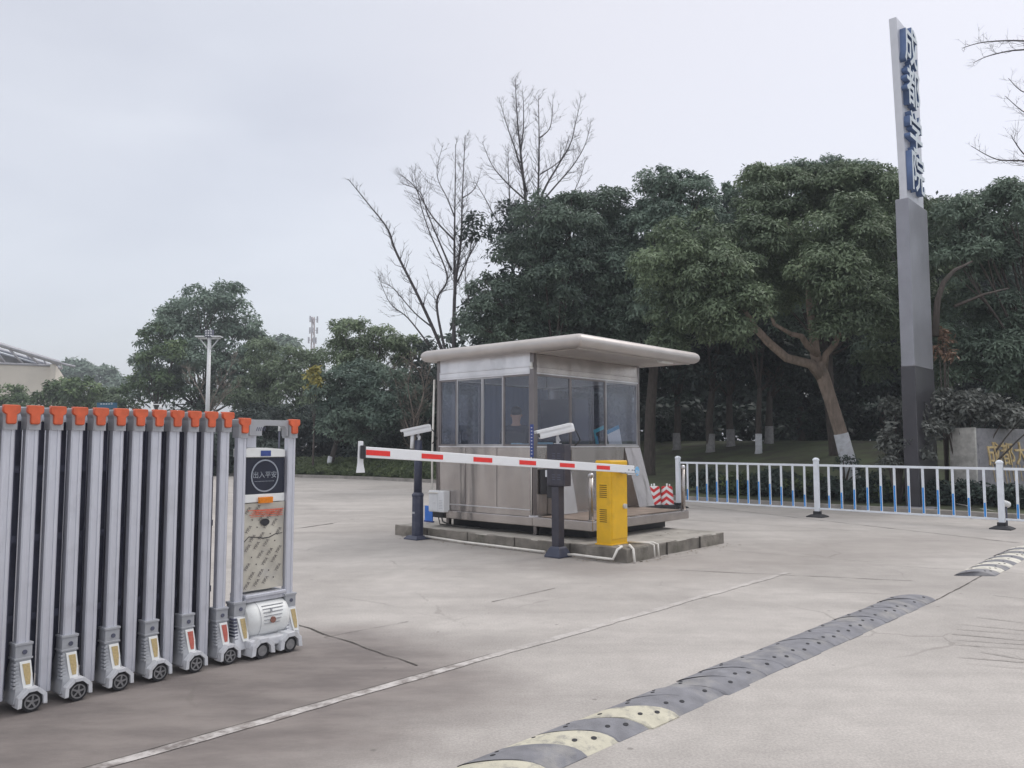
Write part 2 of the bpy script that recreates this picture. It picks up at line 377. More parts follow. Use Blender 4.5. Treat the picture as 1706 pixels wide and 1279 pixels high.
def text_mesh(name, body, size, extrude, mats, parent, mx, shear=0.0, align='CENTER', offset=0.0, side_split=False, space=1.0, line=1.0):
    cu = bpy.data.curves.new(name + "_curve", 'FONT')
    cu.body = body; cu.size = size; cu.extrude = extrude; cu.shear = shear; cu.offset = offset
    cu.align_x = align; cu.align_y = 'CENTER'; cu.space_character = space; cu.space_line = line; cu.resolution_u = 2
    t = bpy.data.objects.new("tmp_text", cu); COL.objects.link(t)
    dg = bpy.context.evaluated_depsgraph_get()
    me = bpy.data.meshes.new_from_object(t.evaluated_get(dg))
    bpy.data.objects.remove(t); bpy.data.curves.remove(cu)
    me.name = name
    me.materials.clear()
    for mm in mats: me.materials.append(mm)
    if side_split:
        for p in me.polygons: p.material_index = 0 if p.normal.z > 0.7 else 1
    me.transform(mx)
    o = bpy.data.objects.new(name, me); COL.objects.link(o)
    if parent: o.parent = parent
    return o

def frame_mx(o, x, y):
    x = Vector(x).normalized(); y = Vector(y).normalized(); z = x.cross(y)
    m = Matrix((x, y, z)).transposed().to_4x4(); m.translation = Vector(o)
    return m

# ------------------------------------------------------------------ directions shared by the whole site
V = Vector((0.67, 0.742, 0)).normalized()         # along the kiosk's long side, the line and the hump
U = Vector((-V.y, V.x, 0))
KR = math.atan2(V.y, V.x)
K = Vector((0.318, 11.7, 0))

# ------------------------------------------------------------------ ground
def ground_material(name, paint=False, worn=0.75):
    m = bpy.data.materials.new(name); m.use_nodes = True
    n = m.node_tree; b = n.nodes["Principled BSDF"]; L = n.links
    b.inputs['Roughness'].default_value = 0.88
    g = n.nodes.new("ShaderNodeNewGeometry")
    pos = g.outputs['Position']
    def noise(scale, det=5, rough=0.55, stretch=None, dist=0.0):
        z = n.nodes.new("ShaderNodeTexNoise"); z.inputs['Scale'].default_value = scale; z.inputs['Detail'].default_value = det
        z.inputs['Roughness'].default_value = rough; z.inputs['Distortion'].default_value = dist
        if stretch:
            q = n.nodes.new("ShaderNodeMapping"); q.inputs['Rotation'].default_value = (0, 0, -KR); q.inputs['Scale'].default_value = stretch
            q.vector_type = 'TEXTURE' if False else 'POINT'
            L.new(pos, q.inputs[0]); L.new(q.outputs[0], z.inputs['Vector'])
        else: L.new(pos, z.inputs['Vector'])
        return z.outputs[0]
    def mrange(s, a, bb, c=0.0, d=1.0):
        r = n.nodes.new("ShaderNodeMapRange"); r.interpolation_type = 'SMOOTHSTEP'
        r.inputs['From Min'].default_value = a; r.inputs['From Max'].default_value = bb
        r.inputs['To Min'].default_value = c; r.inputs['To Max'].default_value = d
        L.new(s, r.inputs[0]); return r.outputs[0]
    def mix(f, a, c2, blend='MIX'):
        x = n.nodes.new("ShaderNodeMix"); x.data_type = 'RGBA'; x.blend_type = blend
        if isinstance(f, float): x.inputs[0].default_value = f
        else: L.new(f, x.inputs[0])
        if isinstance(a, tuple): x.inputs[6].default_value = a + (1,)
        else: L.new(a, x.inputs[6])
        if isinstance(c2, tuple): x.inputs[7].default_value = c2 + (1,)
        else: L.new(c2, x.inputs[7])
        return x.outputs[2]
    def math_(op, a, c2=None, c3=None):
        x = n.nodes.new("ShaderNodeMath"); x.operation = op
        for i, q in enumerate((a, c2, c3)):
            if q is None: continue
            if isinstance(q, (int, float)): x.inputs[i].default_value = q
            else: L.new(q, x.inputs[i])
        return x.outputs[0]
    big = mrange(noise(0.35, 4, 0.55, None, 0.6), 0.35, 0.68)
    base = mix(big, (0.485, 0.453, 0.426), (0.385, 0.358, 0.336))
    streak = mrange(noise(1.0, 6, 0.6, (0.25, 1.6, 1), 0.3), 0.42, 0.75)
    base = mix(math_('MULTIPLY', streak, 0.45), base, (0.30, 0.278, 0.262))
    mott = mrange(noise(3.2, 9, 0.72), 0.35, 0.7, 0.92, 1.05)
    base = mix(1.0, base, mott, 'MULTIPLY')
    fine = mrange(noise(70, 5, 0.75), 0.3, 0.7, 0.80, 1.14)
    base = mix(1.0, base, fine, 'MULTIPLY')
    # the worn, oily ground round the retractable gate: distance to a segment in the gate's direction
    def seg_mask(ax, ay, bx, by, r0, r1, amp, nscale):
        dx, dy = bx - ax, by - ay; ll = dx * dx + dy * dy
        sp = n.nodes.new("ShaderNodeSeparateXYZ"); L.new(pos, sp.inputs[0])
        px_ = math_('SUBTRACT', sp.outputs[0], ax); py_ = math_('SUBTRACT', sp.outputs[1], ay)
        t = math_('ADD', math_('MULTIPLY', px_, dx / ll), math_('MULTIPLY', py_, dy / ll))
        t = math_('MINIMUM', math_('MAXIMUM', t, 0.0), 1.0)
        ex = math_('SUBTRACT', px_, math_('MULTIPLY', t, dx)); ey = math_('SUBTRACT', py_, math_('MULTIPLY', t, dy))
        dist = math_('SQRT', math_('ADD', math_('MULTIPLY', ex, ex), math_('MULTIPLY', ey, ey)))
        nn = math_('MULTIPLY', math_('SUBTRACT', noise(nscale, 6, 0.6), 0.5), amp)
        return mrange(math_('ADD', dist, nn), r0, r1, 1.0, 0.0)
    g1 = seg_mask(-3.6, 2.2, -1.55, 5.1, 0.75, 2.0, 1.3, 1.1)
    base = mix(math_('MULTIPLY', g1, 0.95), base, mix(mrange(noise(2.5, 6, 0.65, (0.5, 1.3, 1)), 0.3, 0.7), (0.15, 0.13, 0.124), (0.25, 0.22, 0.205)))
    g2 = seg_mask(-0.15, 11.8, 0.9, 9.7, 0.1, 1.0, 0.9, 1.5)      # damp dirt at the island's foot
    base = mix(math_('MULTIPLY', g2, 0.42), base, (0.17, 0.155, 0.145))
    g3 = seg_mask(1.5, 9.9, 6.5, 12.2, 0.3, 1.7, 1.4, 0.8)        # dusty patch right of the island
    base = mix(math_('MULTIPLY', g3, 0.38), base, (0.26, 0.232, 0.215))
    g4 = seg_mask(-5.0, 12.8, -1.9, 13.3, 0.1, 1.3, 1.4, 0.9)
    base = mix(math_('MULTIPLY', g4, 0.25), base, (0.22, 0.20, 0.19))
    # hairline cracks, only here and there, and dark wandering patches
    wv = n.nodes.new("ShaderNodeTexNoise"); wv.inputs['Scale'].default_value = 1.2; wv.inputs['Detail'].default_value = 6; L.new(pos, wv.inputs['Vector'])
    vm = n.nodes.new("ShaderNodeVectorMath"); vm.operation = 'MULTIPLY_ADD'; L.new(wv.outputs['Color'], vm.inputs[0]); vm.inputs[1].default_value = (.7, .7, 0); L.new(pos, vm.inputs[2])
    vc = n.nodes.new("ShaderNodeTexVoronoi"); vc.feature = 'DISTANCE_TO_EDGE'; vc.inputs['Scale'].default_value = 0.42; L.new(vm.outputs[0], vc.inputs['Vector'])
    ck = math_('MULTIPLY', mrange(vc.outputs['Distance'], 0.0015, 0.006, 1.0, 0.0), mrange(noise(0.5, 3), 0.50, 0.62))
    base = mix(math_('MULTIPLY', ck, 0.35), base, (0.16, 0.145, 0.13))
    pt = mrange(noise(1.4, 7, 0.62, (0.6, 1.1, 1), 0.5), 0.56, 0.66)
    base = mix(math_('MULTIPLY', pt, 0.13), base, (0.27, 0.25, 0.235))
    gr = mrange(noise(160, 3, 0.6), 0.66, 0.74)
    base = mix(math_('MULTIPLY', gr, 0.35), base, (0.15, 0.14, 0.13))
    # random small spots
    vo = n.nodes.new("ShaderNodeTexVoronoi"); vo.inputs['Scale'].default_value = 2.3
    L.new(pos, vo.inputs['Vector'])
    sp_ = mrange(vo.outputs['Distance'], 0.02, 0.05, 1.0, 0.0)
    base = mix(math_('MULTIPLY', sp_, 0.6), base, (0.14, 0.13, 0.12))
    if paint:
        wear = mrange(noise(7, 8, 0.7), 0.36, 0.62)
        base = mix(math_('MULTIPLY', wear, worn), base, (0.66, 0.63, 0.61))
    L.new(base, b.inputs['Base Color'])
    bm = n.nodes.new("ShaderNodeBump"); bm.inputs['Strength'].default_value = 0.35; bm.inputs['Distance'].default_value = 0.006
    h = math_('ADD', noise(90, 5, 0.7), math_('MULTIPLY', noise(9, 5, 0.6), 1.2))
    L.new(h, bm.inputs['Height']); L.new(bm.outputs[0], b.inputs['Normal'])
    return m
M['ground'] = ground_material("concrete_pavement")
M['line'] = ground_material("worn_white_line", True)
M['line2'] = ground_material("very_worn_white_line", True, 0.36)

g = MB()
S = 1500
g.add([(-S, -40, 0), (S, -40, 0), (S, S, 0), (-S, S, 0)], [(0, 1, 2, 3)])
tag(g.build("ground", M['ground']), kind="structure")

def strip(name, pts, width, mt, z=0.004, jitter=0.0, kind="structure", seed=1, edge=0.0):
    rnd = random.Random(seed); g = MB(); L_, R_ = [], []
    fine = []
    for a, b in zip(pts[:-1], pts[1:]):
        a, b = Vector(a), Vector(b); n = max(2, int((b - a).length / 0.12))
        for k in range(n): fine.append(a.lerp(b, k / n))
    fine.append(Vector(pts[-1]))
    off = 0
    for i, p in enumerate(fine):
        d = (fine[min(i + 1, len(fine) - 1)] - fine[max(i - 1, 0)]).normalized(); nrm = Vector((-d.y, d.x, 0))
        off = off * 0.8 + rnd.uniform(-1, 1) * jitter
        wl = width * (0.5 + rnd.uniform(-edge, edge)); wr = width * (0.5 + rnd.uniform(-edge, edge))
        c = p + nrm * off
        L_.append((c.x + nrm.x * wl, c.y + nrm.y * wl, z)); R_.append((c.x - nrm.x * wr, c.y - nrm.y * wr, z))
    g.add(L_ + R_, [(i, i + 1, len(L_) + i + 1, len(L_) + i) for i in range(len(L_) - 1)])
    return tag(g.build(name, mt), kind=kind)

l0 = G(120, 1292); l1 = G(1312, 954)
lm = l0.lerp(l1, .36)
strip("road_marking", [l0, lm], 0.075, M['line'], 0.004, 0.002, seed=3, edge=0.10)
strip("road_marking", [lm, l1], 0.075, M['line2'], 0.004, 0.002, seed=3, edge=0.14)
strip("pavement_joint", [l0 - V * 0.2 + U * 0.043, lm + U * 0.043], 0.008, M['crack'], 0.0055, 0.001, seed=4, edge=0.3)
# the seam that carries the rubber humps
h0 = G(1000, 1262); h1 = G(1600, 976)
hd = (h1 - h0).normalized()
strip("pavement_joint", [G(1560, 1000), G(1706, 922), G(1706, 922) + hd * 6], 0.012, M['crack'], 0.004, 0.002, seed=8, edge=0.4)
for i, (a, b, ww, jit) in enumerate([
    ((488, 1040), (700, 1108), 0.012, 0.012), ((540, 1062), (680, 1036), 0.006, 0.004), ((492, 881), (556, 872), 0.03, 0.01),
    ((820, 1003), (925, 980), 0.008, 0.003), ((1130, 950), (1520, 968), 0.010, 0.004), ((1060, 905), (1470, 938), 0.006, 0.004),
    ((1150, 842), (1700, 905), 0.02, 0.006), ((1140, 866), (1420, 884), 0.012, 0.006),
    ((1655, 992), (1706, 998), 0.012, 0.01)]):
    strip("pavement_joint", [G(*a), G(*b)], ww, M['crack'], 0.0048 + i * 0.0001, jit, seed=20 + i, edge=0.45)
# scored grooves in the near slab at the right
rg = random.Random(5)
for i in range(9):
    y = 1028 + i * 9.5 + rg.uniform(-2, 2)
    a = G(1600 + rg.uniform(-14, 40), y); b = G(1712 + rg.uniform(-10, 60), y + 12 + rg.uniform(-2, 3))
    strip("pavement_groove", [a, b], 0.005 + 0.005 * rg.random(), M['groove'], 0.006 + i * 0.0002, 0.007, seed=50 + i, edge=0.5)

# ------------------------------------------------------------------ planted ground behind the kerb
KC = [(-60, 52), (-24, 41.5), (-9.7, 35.5), (-3.6, 31.0), (0.6, 26.2), (4.5, 20.9), (9.6, 15.9), (15, 10.6), (26, -2)]
def smooth_curve(pts, n=10):
    o = []
    P_ = [Vector((p[0], p[1], 0)) for p in pts]
    for i in range(len(P_) - 1):
        p0 = P_[max(i - 1, 0)]; p1 = P_[i]; p2 = P_[i + 1]; p3 = P_[min(i + 2, len(P_) - 1)]
        for k in range(n):
            t = k / n
            o.append(0.5 * ((2 * p1) + (p2 - p0) * t + (2 * p0 - 5 * p1 + 4 * p2 - p3) * t * t + (-p0 + 3 * p1 - 3 * p2 + p3) * t ** 3))
    o.append(P_[-1]); return o
KCS = smooth_curve(KC)
def knorm(i):
    d = (KCS[min(i + 1, len(KCS) - 1)] - KCS[max(i - 1, 0)]).normalized()
    return Vector((-d.y, d.x, 0))                     # points away from the camera
def mound(d, x):
    def ss(a, b, t):
        t = max(0, min(1, (t - a) / (b - a))); return t * t * (3 - 2 * t)
    right = ss(-2.0, 6.0, x)
    return 0.11 + right * (0.35 * ss(0.5, 4, d) + 1.15 * ss(4, 15, d)) + (1 - right) * 0.25 * ss(2, 12, d)
def nearest_d(x, y):
    p = Vector((x, y, 0)); best = 1e9; bi = 0
    for i, q in enumerate(KCS):
        dd = (p - q).length
        if dd < best: best = dd; bi = i
    return best if (p - KCS[bi]).dot(knorm(bi)) > 0 else 0
def terr(x, y): return mound(nearest_d(x, y), x)
lawn_m = bpy.data.materials.new("dark_lawn"); lawn_m.use_nodes = True
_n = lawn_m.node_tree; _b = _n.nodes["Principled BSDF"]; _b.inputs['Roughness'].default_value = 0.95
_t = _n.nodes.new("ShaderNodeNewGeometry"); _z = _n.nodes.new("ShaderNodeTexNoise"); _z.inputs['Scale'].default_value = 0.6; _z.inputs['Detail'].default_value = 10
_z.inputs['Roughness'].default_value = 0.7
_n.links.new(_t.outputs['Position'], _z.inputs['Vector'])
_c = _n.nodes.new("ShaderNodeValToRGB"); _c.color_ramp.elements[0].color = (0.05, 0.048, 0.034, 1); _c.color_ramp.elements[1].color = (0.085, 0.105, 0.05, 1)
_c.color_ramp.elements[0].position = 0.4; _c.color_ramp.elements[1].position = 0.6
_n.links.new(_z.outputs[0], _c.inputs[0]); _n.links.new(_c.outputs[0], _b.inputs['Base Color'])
g = MB(); ds = [0.14, 0.6, 1.2, 2, 3, 4.5, 6, 8, 10, 12, 15, 20, 30, 60, 140, 400]
nn = len(KCS); rl = random.Random(2)
vs = []
fan = [(KCS[i] + (knorm(i) if True else 0) * 0) for i in range(nn)]
for d in ds:
    for i in range(nn):
        nr = knorm(i)
        if d > 8:                                      # blend to a common direction so that the far rows never cross
            nr = (nr * (8 / d) + Vector((0.35, 0.94, 0)) * (1 - 8 / d)).normalized()
        q = KCS[i] + nr * d
        vs.append((q.x, q.y, mound(d, q.x) + rl.uniform(-0.02, 0.02) * (d > 0.2)))
g.add(vs, [(a * nn + i, a * nn + i + 1, (a + 1) * nn + i + 1, (a + 1) * nn + i) for a in range(len(ds) - 1) for i in range(nn - 1)], smooth=True)
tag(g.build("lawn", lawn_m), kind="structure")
g = MB(); A, B, C_, D_ = [], [], [], []
for i in range(nn):
    q = KCS[i]; r = knorm(i)
    A.append((q.x, q.y, 0.0)); B.append((q.x, q.y, 0.12)); C_.append((q.x + r.x * 0.15, q.y + r.y * 0.15, 0.125)); D_.append((q.x + r.x * 0.15, q.y + r.y * 0.15, 0.0))
g.add(A + B + C_ + D_, [(k * nn + i, k * nn + i + 1, (k + 1) * nn + i + 1, (k + 1) * nn + i) for k in range(3) for i in range(nn - 1)])
tag(g.build("kerb", M['kerb']), kind="structure")

# ------------------------------------------------------------------ foliage
def foliage_mesh(name, lobes, leaf, wid, dens, mt, parent=None, seed=0, droop=0.5, squash=0.85, clump=0.36, tintbias=0.0, kind=None, cover=0.75):
    """lobes: (x,y,z,r). Every lobe carries leafy puffs on its surface, every puff is a loose shell of drooping leaves."""
    rng = np.random.default_rng(seed)
    CEN, RAD, TNT, NRM = [], [], [], []
    for (x, y, z, r) in lobes:
        pr = min(clump * 1.25, r * 0.62)
        m = max(5, int(dens * 7.0 * (r / pr) ** 2))
        d = rng.normal(size=(m, 3)); d /= np.linalg.norm(d, axis=1)[:, None]
        keep = (d[:, 2] > -0.35) | (rng.random(m) < 0.3)
        d = d[keep]; m = len(d)
        rad = r * np.where(rng.random(m) < 0.12, rng.random(m) ** 0.5 * 0.7, rng.uniform(0.72, 1.02, m))
        c = np.stack([x + d[:, 0] * rad, y + d[:, 1] * rad, z + d[:, 2] * rad * squash], 1)
        CEN.append(c); RAD.append(pr * rng.uniform(0.55, 1.15, m)); NRM.append(d)
        TNT.append(rng.random(m) * 0.45 + rng.random() * 0.35 + tintbias)
    CEN = np.concatenate(CEN); RAD = np.concatenate(RAD); TNT = np.concatenate(TNT); NRM = np.concatenate(NRM)
    cnt = np.maximum(8, (cover * 4 * math.pi * RAD ** 2 * 0.62 / (leaf * wid * 0.55)).astype(int))
    c = np.repeat(CEN, cnt, 0); pr = np.repeat(RAD, cnt)[:, None]; tt = np.repeat(TNT, cnt); nr = np.repeat(NRM, cnt, 0); N = len(c)
    o = rng.normal(size=(N, 3)); o[:, 2] = np.where(o[:, 2] < -0.25, -o[:, 2] * 0.8, o[:, 2]); o += nr * 0.45
    o /= np.linalg.norm(o, axis=1)[:, None] + 1e-9
    shell = 1.0 - 0.45 * rng.random(N)[:, None] ** 1.6
    p = c + o * pr * shell * np.array([1, 1, 0.8]) + rng.normal(size=(N, 3)) * leaf * 0.25
    nt_ = o * 0.85 + np.array([0, 0, 0.35]) + rng.normal(size=(N, 3)) * 0.42
    nt_ /= np.linalg.norm(nt_, axis=1)[:, None] + 1e-9
    a = rng.normal(size=(N, 3)) * 0.75 + o * 0.35; a[:, 2] -= droop * 1.3
    a -= nt_ * np.sum(a * nt_, 1)[:, None]; a /= np.linalg.norm(a, axis=1)[:, None] + 1e-9
    s = np.cross(nt_, a)
    Ln = leaf * rng.uniform(0.65, 1.3, N)[:, None]; W = wid * rng.uniform(0.7, 1.25, N)[:, None]
    mid = p + a * Ln * 0.48 + nt_ * Ln * 0.07
    vv = np.empty((N, 4, 3)); vv[:, 0] = p; vv[:, 1] = mid + s * W * 0.5; vv[:, 2] = p + a * Ln; vv[:, 3] = mid - s * W * 0.5
    me = bpy.data.meshes.new(name)
    me.vertices.add(N * 4); me.vertices.foreach_set("co", vv.reshape(-1).astype(np.float32))
    me.loops.add(N * 4); me.loops.foreach_set("vertex_index", np.arange(N * 4, dtype=np.int32))
    me.polygons.add(N); me.polygons.foreach_set("loop_start", np.arange(0, N * 4, 4, dtype=np.int32))
    me.update(calc_edges=True)
    at = me.attributes.new("tint", 'FLOAT', 'FACE')
    at.data.foreach_set("value", np.clip(tt + rng.normal(size=N) * 0.12, 0, 1).astype(np.float32))
    me.materials.append(mt)
    o = bpy.data.objects.new(name, me); COL.objects.link(o)
    if parent: o.parent = parent
    global NLEAF
    NLEAF += N
    return o
NLEAF = 0

def bez(a, b, sag, n=6):
    a, b = Vector(a), Vector(b); m = (a + b) / 2 + Vector(sag); return [a * (1 - t) ** 2 + 2 * m * t * (1 - t) + b * t * t for t in [k / n for k in range(n + 1)]]

def tree(name, label, Y, lobes_px, base_px, leafm, cat="tree", group=None, seed=0, bark='bark', tr=0.2, leaf=0.13, wid=0.05, dens=1.0, clump=0.36,
         spread=1.0, lime=False, lime_h=1.2, base_y=None, limbs=True, droop=0.5, trunk_pts=None, tb=0.0, extra=None, limem='lime'):
    """lobes_px: (px, py, r_px[, depth offset]); base at px on the terrain at distance Y"""
    rnd = random.Random(seed)
    bx = P(base_px, 739, Y).x
    by = Y; bz = terr(bx, by) - 0.06
    root = empty(name, (bx, by, bz), 0, label, cat, group)
    ob = Vector((bx, by, bz)); L3 = []
    for l in lobes_px:
        px, py, rp = l[:3]; dy = l[3] if len(l) > 3 else rnd.uniform(-1, 1) * spread * (rp / 50.0) * Y / 24
        c = P(px, py, Y + dy); L3.append((c.x - ob.x, c.y - ob.y, c.z - ob.z, rp * Y / F))
    sprigs = []
    for l in L3:
        for q in range(2):
            if rnd.random() < 0.7:
                th = rnd.uniform(0, 2 * math.pi); el = rnd.uniform(-0.1, 1.3); k = l[3] * rnd.uniform(0.95, 1.2)
                sprigs.append((l[0] + k * math.cos(th) * math.cos(el), l[1] + k * math.sin(th) * math.cos(el), l[2] + k * math.sin(el) * .9, l[3] * rnd.uniform(.16, .34)))
    foliage_mesh("crown", L3 + sprigs, leaf, wid, dens, leafm, root, seed, clump=clump, droop=droop, tintbias=tb)
    t = MB()
    cen = sum((Vector(l[:3]) for l in L3), Vector()) / len(L3)
    lowest = min(l[2] - l[3] for l in L3)
    if trunk_pts:
        tp = [P(px, py, Y + dy) - ob for (px, py, dy, rr) in trunk_pts]; tr_ = [rr for (_, _, _, rr) in trunk_pts]
        t.tube(tp, tr_, 12); fork = tp[-1]; fr = tr_[-1]
    else:
        fz = max(1.6, min(lowest + 0.6, cen.z * 0.55)); fork = Vector((cen.x * 0.25 + rnd.uniform(-.1, .1), cen.y * 0.2, fz)); fr = tr * 0.72
        t.tube([(0, 0, -0.1), (0.02, 0, 0.15), (fork.x * 0.3 + rnd.uniform(-.08, .08), fork.y * 0.4, fz * 0.5), fork], [tr * 1.35, tr * 1.05, tr * 0.9, fr], 10)
    if limbs:
        for l in L3:
            b = Vector(l[:3]); d = b - fork
            t.tube(bez(fork - Vector((0, 0, 0.15)), fork + d * 0.95, Vector((d.x * -0.05, 0, -0.12 * d.length if d.z < d.length * 0.5 else 0.0)), 5),
                   [fr * 0.5, fr * 0.4, fr * 0.28, fr * 0.2, fr * 0.13, fr * 0.05], 6)
            for q in range(3):
                e = b + Vector((rnd.uniform(-1, 1), rnd.uniform(-1, 1), rnd.uniform(-.6, 1))) * l[3] * 0.8
                t.tube([fork + d * (0.55 + 0.12 * q), e], [fr * 0.2, 0.008], 4)
    if extra: extra(t, ob)
    t.build("trunk", M[bark], root)
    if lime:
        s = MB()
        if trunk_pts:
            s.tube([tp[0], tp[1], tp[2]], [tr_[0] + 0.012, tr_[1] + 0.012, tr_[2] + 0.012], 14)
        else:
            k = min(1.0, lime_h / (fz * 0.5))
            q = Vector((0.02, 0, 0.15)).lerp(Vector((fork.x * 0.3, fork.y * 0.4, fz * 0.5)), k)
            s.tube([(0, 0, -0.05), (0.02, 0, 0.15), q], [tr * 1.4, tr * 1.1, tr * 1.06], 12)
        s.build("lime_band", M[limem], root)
    return root

# leaning camphor behind the fence, with whitewashed foot
tree("camphor_tree", "leaning camphor tree with forked tan trunk and whitewashed foot behind the white fence", 22.0,
     [(1110, 445, 50, -1.5), (1150, 415, 52, -1), (1195, 470, 60, -1.8), (1128, 500, 46, -1.5), (1245, 425, 60, -.5), (1180, 545, 48, -1.5), (1120, 570, 28, -1), (1220, 520, 46, -2),
      (1275, 360, 52, .5), (1330, 335, 55, 1), (1385, 322, 50, .5), (1440, 325, 48, 0), (1470, 335, 40, 1), (1400, 395, 62, -1.2), (1325, 430, 62, 1.5), (1445, 400, 52, -.6),
      (1370, 450, 42, -2), (1400, 470, 36, -2.2), (1430, 505, 48, -1.8), (1410, 550, 36, -1.6), (1465, 470, 46, -1), (1470, 540, 36, -1), (1280, 495, 50, 1), (1340, 500, 42, 1.2),
      (1225, 560, 26, -1.5), (1260, 300, 24, .4), (1300, 305, 26, .6)],
     1416, M['leaf_camphor'], seed=11, bark='bark_tan', dens=1.0, leaf=0.14, wid=0.05, lime=True, limbs=False,
     trunk_pts=[(1421, 815, 0, .26), (1413, 768, 0, .195), (1401, 722, 0, .178), (1385, 670, 0, .172), (1370, 625, 0, .185), (1362, 603, 0, .17)],
     extra=lambda t, ob: [t.tube([P(x, y, 22 + d) - ob for x, y, d in pts], rr, 9) for pts, rr in (
         ([(1370, 628, 0), (1350, 606, -.1), (1310, 596, -.3), (1280, 570, -.4), (1262, 550, -.5), (1225, 535, -.7)], [.17, .13, .12, .11, .10, .06]),
         ([(1368, 618, 0), (1358, 590, .1), (1356, 560, .2), (1350, 520, .3), (1345, 470, .4)], [.17, .14, .12, .1, .07]),
         ([(1362, 590, 0), (1345, 575, -.2), (1335, 560, -.3), (1318, 556, -.4)], [.11, .09, .08, .06]),
         ([(1262, 550, -.5), (1230, 500, -1), (1200, 450, -1.5)], [.07, .05, .03]), ([(1345, 470, .4), (1330, 420, .4), (1310, 370, .3)], [.06, .05, .02]), ([(1350, 520, .3), (1380, 470, -.4), (1395, 410, -.6)], [.07, .05, .02]), ([(1318, 556, -.4), (1290, 540, -.4), (1275, 500, 0)], [.06, .05, .03]), ([(1372, 615, 0), (1376, 590, -.1), (1392, 572, -.2), (1400, 550, -.4), (1420, 520, -.8)], [.12, .09, .08, .07, .04]))])

tree("evergreen_tree", "dark evergreen directly behind the booth roof, first of the tall mass", 27.0,
     [(832, 500, 42), (880, 430, 48), (850, 560, 50), (900, 372, 38), (945, 385, 48), (955, 350, 28), (950, 470, 66), (900, 545, 56), (1000, 350, 40), (1010, 440, 56), (960, 560, 50), (812, 480, 26), (800, 540, 30), (1010, 540, 50)],
     925, M['leaf_mid'], seed=12, dens=0.85, leaf=0.15, wid=0.06, tb=0.1)
tree("evergreen_tree", "tall rounded evergreen with two bumps in its top, right of the booth roof", 27.5,
     [(1090, 315, 30), (1080, 345, 34), (1045, 370, 38), (1125, 345, 40), (1165, 330, 34), (1180, 360, 30), (1100, 400, 58), (1050, 460, 56), (1160, 430, 50), (1090, 520, 60), (1050, 570, 40), (1140, 300, 14), (1165, 302, 14)],
     1080, M['leaf_blue'], seed=13, dens=0.85, leaf=0.15, wid=0.06, tb=0.15)
tree("evergreen_tree", "open topped evergreen behind the leaning camphor, thin sprigs at its tip", 28.0,
     [(1235, 335, 26), (1275, 325, 30), (1330, 300, 30), (1385, 300, 34), (1435, 310, 34), (1480, 320, 30), (1320, 350, 50), (1420, 370, 60), (1250, 380, 40), (1215, 320, 12), (1270, 295, 13), (1330, 285, 12), (1255, 450, 60), (1350, 440, 60), (1480, 420, 60), (1490, 500, 56), (1440, 560, 50), (1330, 520, 60)],
     1390, M['leaf_blue'], seed=14, dens=0.75, leaf=0.15, wid=0.06, tb=0.2)
tree("evergreen_tree", "evergreen just right of the tall sign pylon, overhanging the stone wall", 21.0,
     [(1575, 405, 40), (1600, 375, 40), (1640, 360, 44), (1690, 350, 44), (1740, 360, 50), (1600, 440, 46), (1655, 430, 56), (1710, 440, 56), (1640, 510, 44), (1690, 530, 52), (1740, 560, 60), (1620, 350, 18), (1660, 325, 18),
      (1680, 600, 44), (1715, 640, 36), (1640, 590, 36), (1690, 650, 24), (1575, 560, 34), (1590, 620, 34)],
     1760, M['leaf_mid'], seed=15, dens=0.9, leaf=0.15, wid=0.05, tb=0.35,
     extra=lambda t, ob: [t.tube([P(x, y, 19.0 + d) - ob for x, y, d in pts], rr, 7) for pts, rr in (
         ([(1558, 560, 0), (1562, 500, 0), (1572, 470, 0), (1590, 450, 0), (1620, 435, 0)], [.09, .07, .06, .05, .02]),
         ([(1590, 510, 0), (1640, 490, 0), (1680, 480, 0)], [.04, .03, .015]))])
tree("evergreen_tree", "evergreen half hidden by the sign pylon, left edge of the gap", 24.5,
     [(1510, 370, 40), (1540, 420, 44), (1500, 460, 50), (1545, 500, 48), (1520, 560, 52), (1580, 480, 40), (1560, 350, 14), (1565, 360, 10), (1490, 600, 46), (1560, 620, 40)],
     1530, M['leaf_camphor'], seed=16, dens=0.75, leaf=0.15, wid=0.055, tb=-0.1)
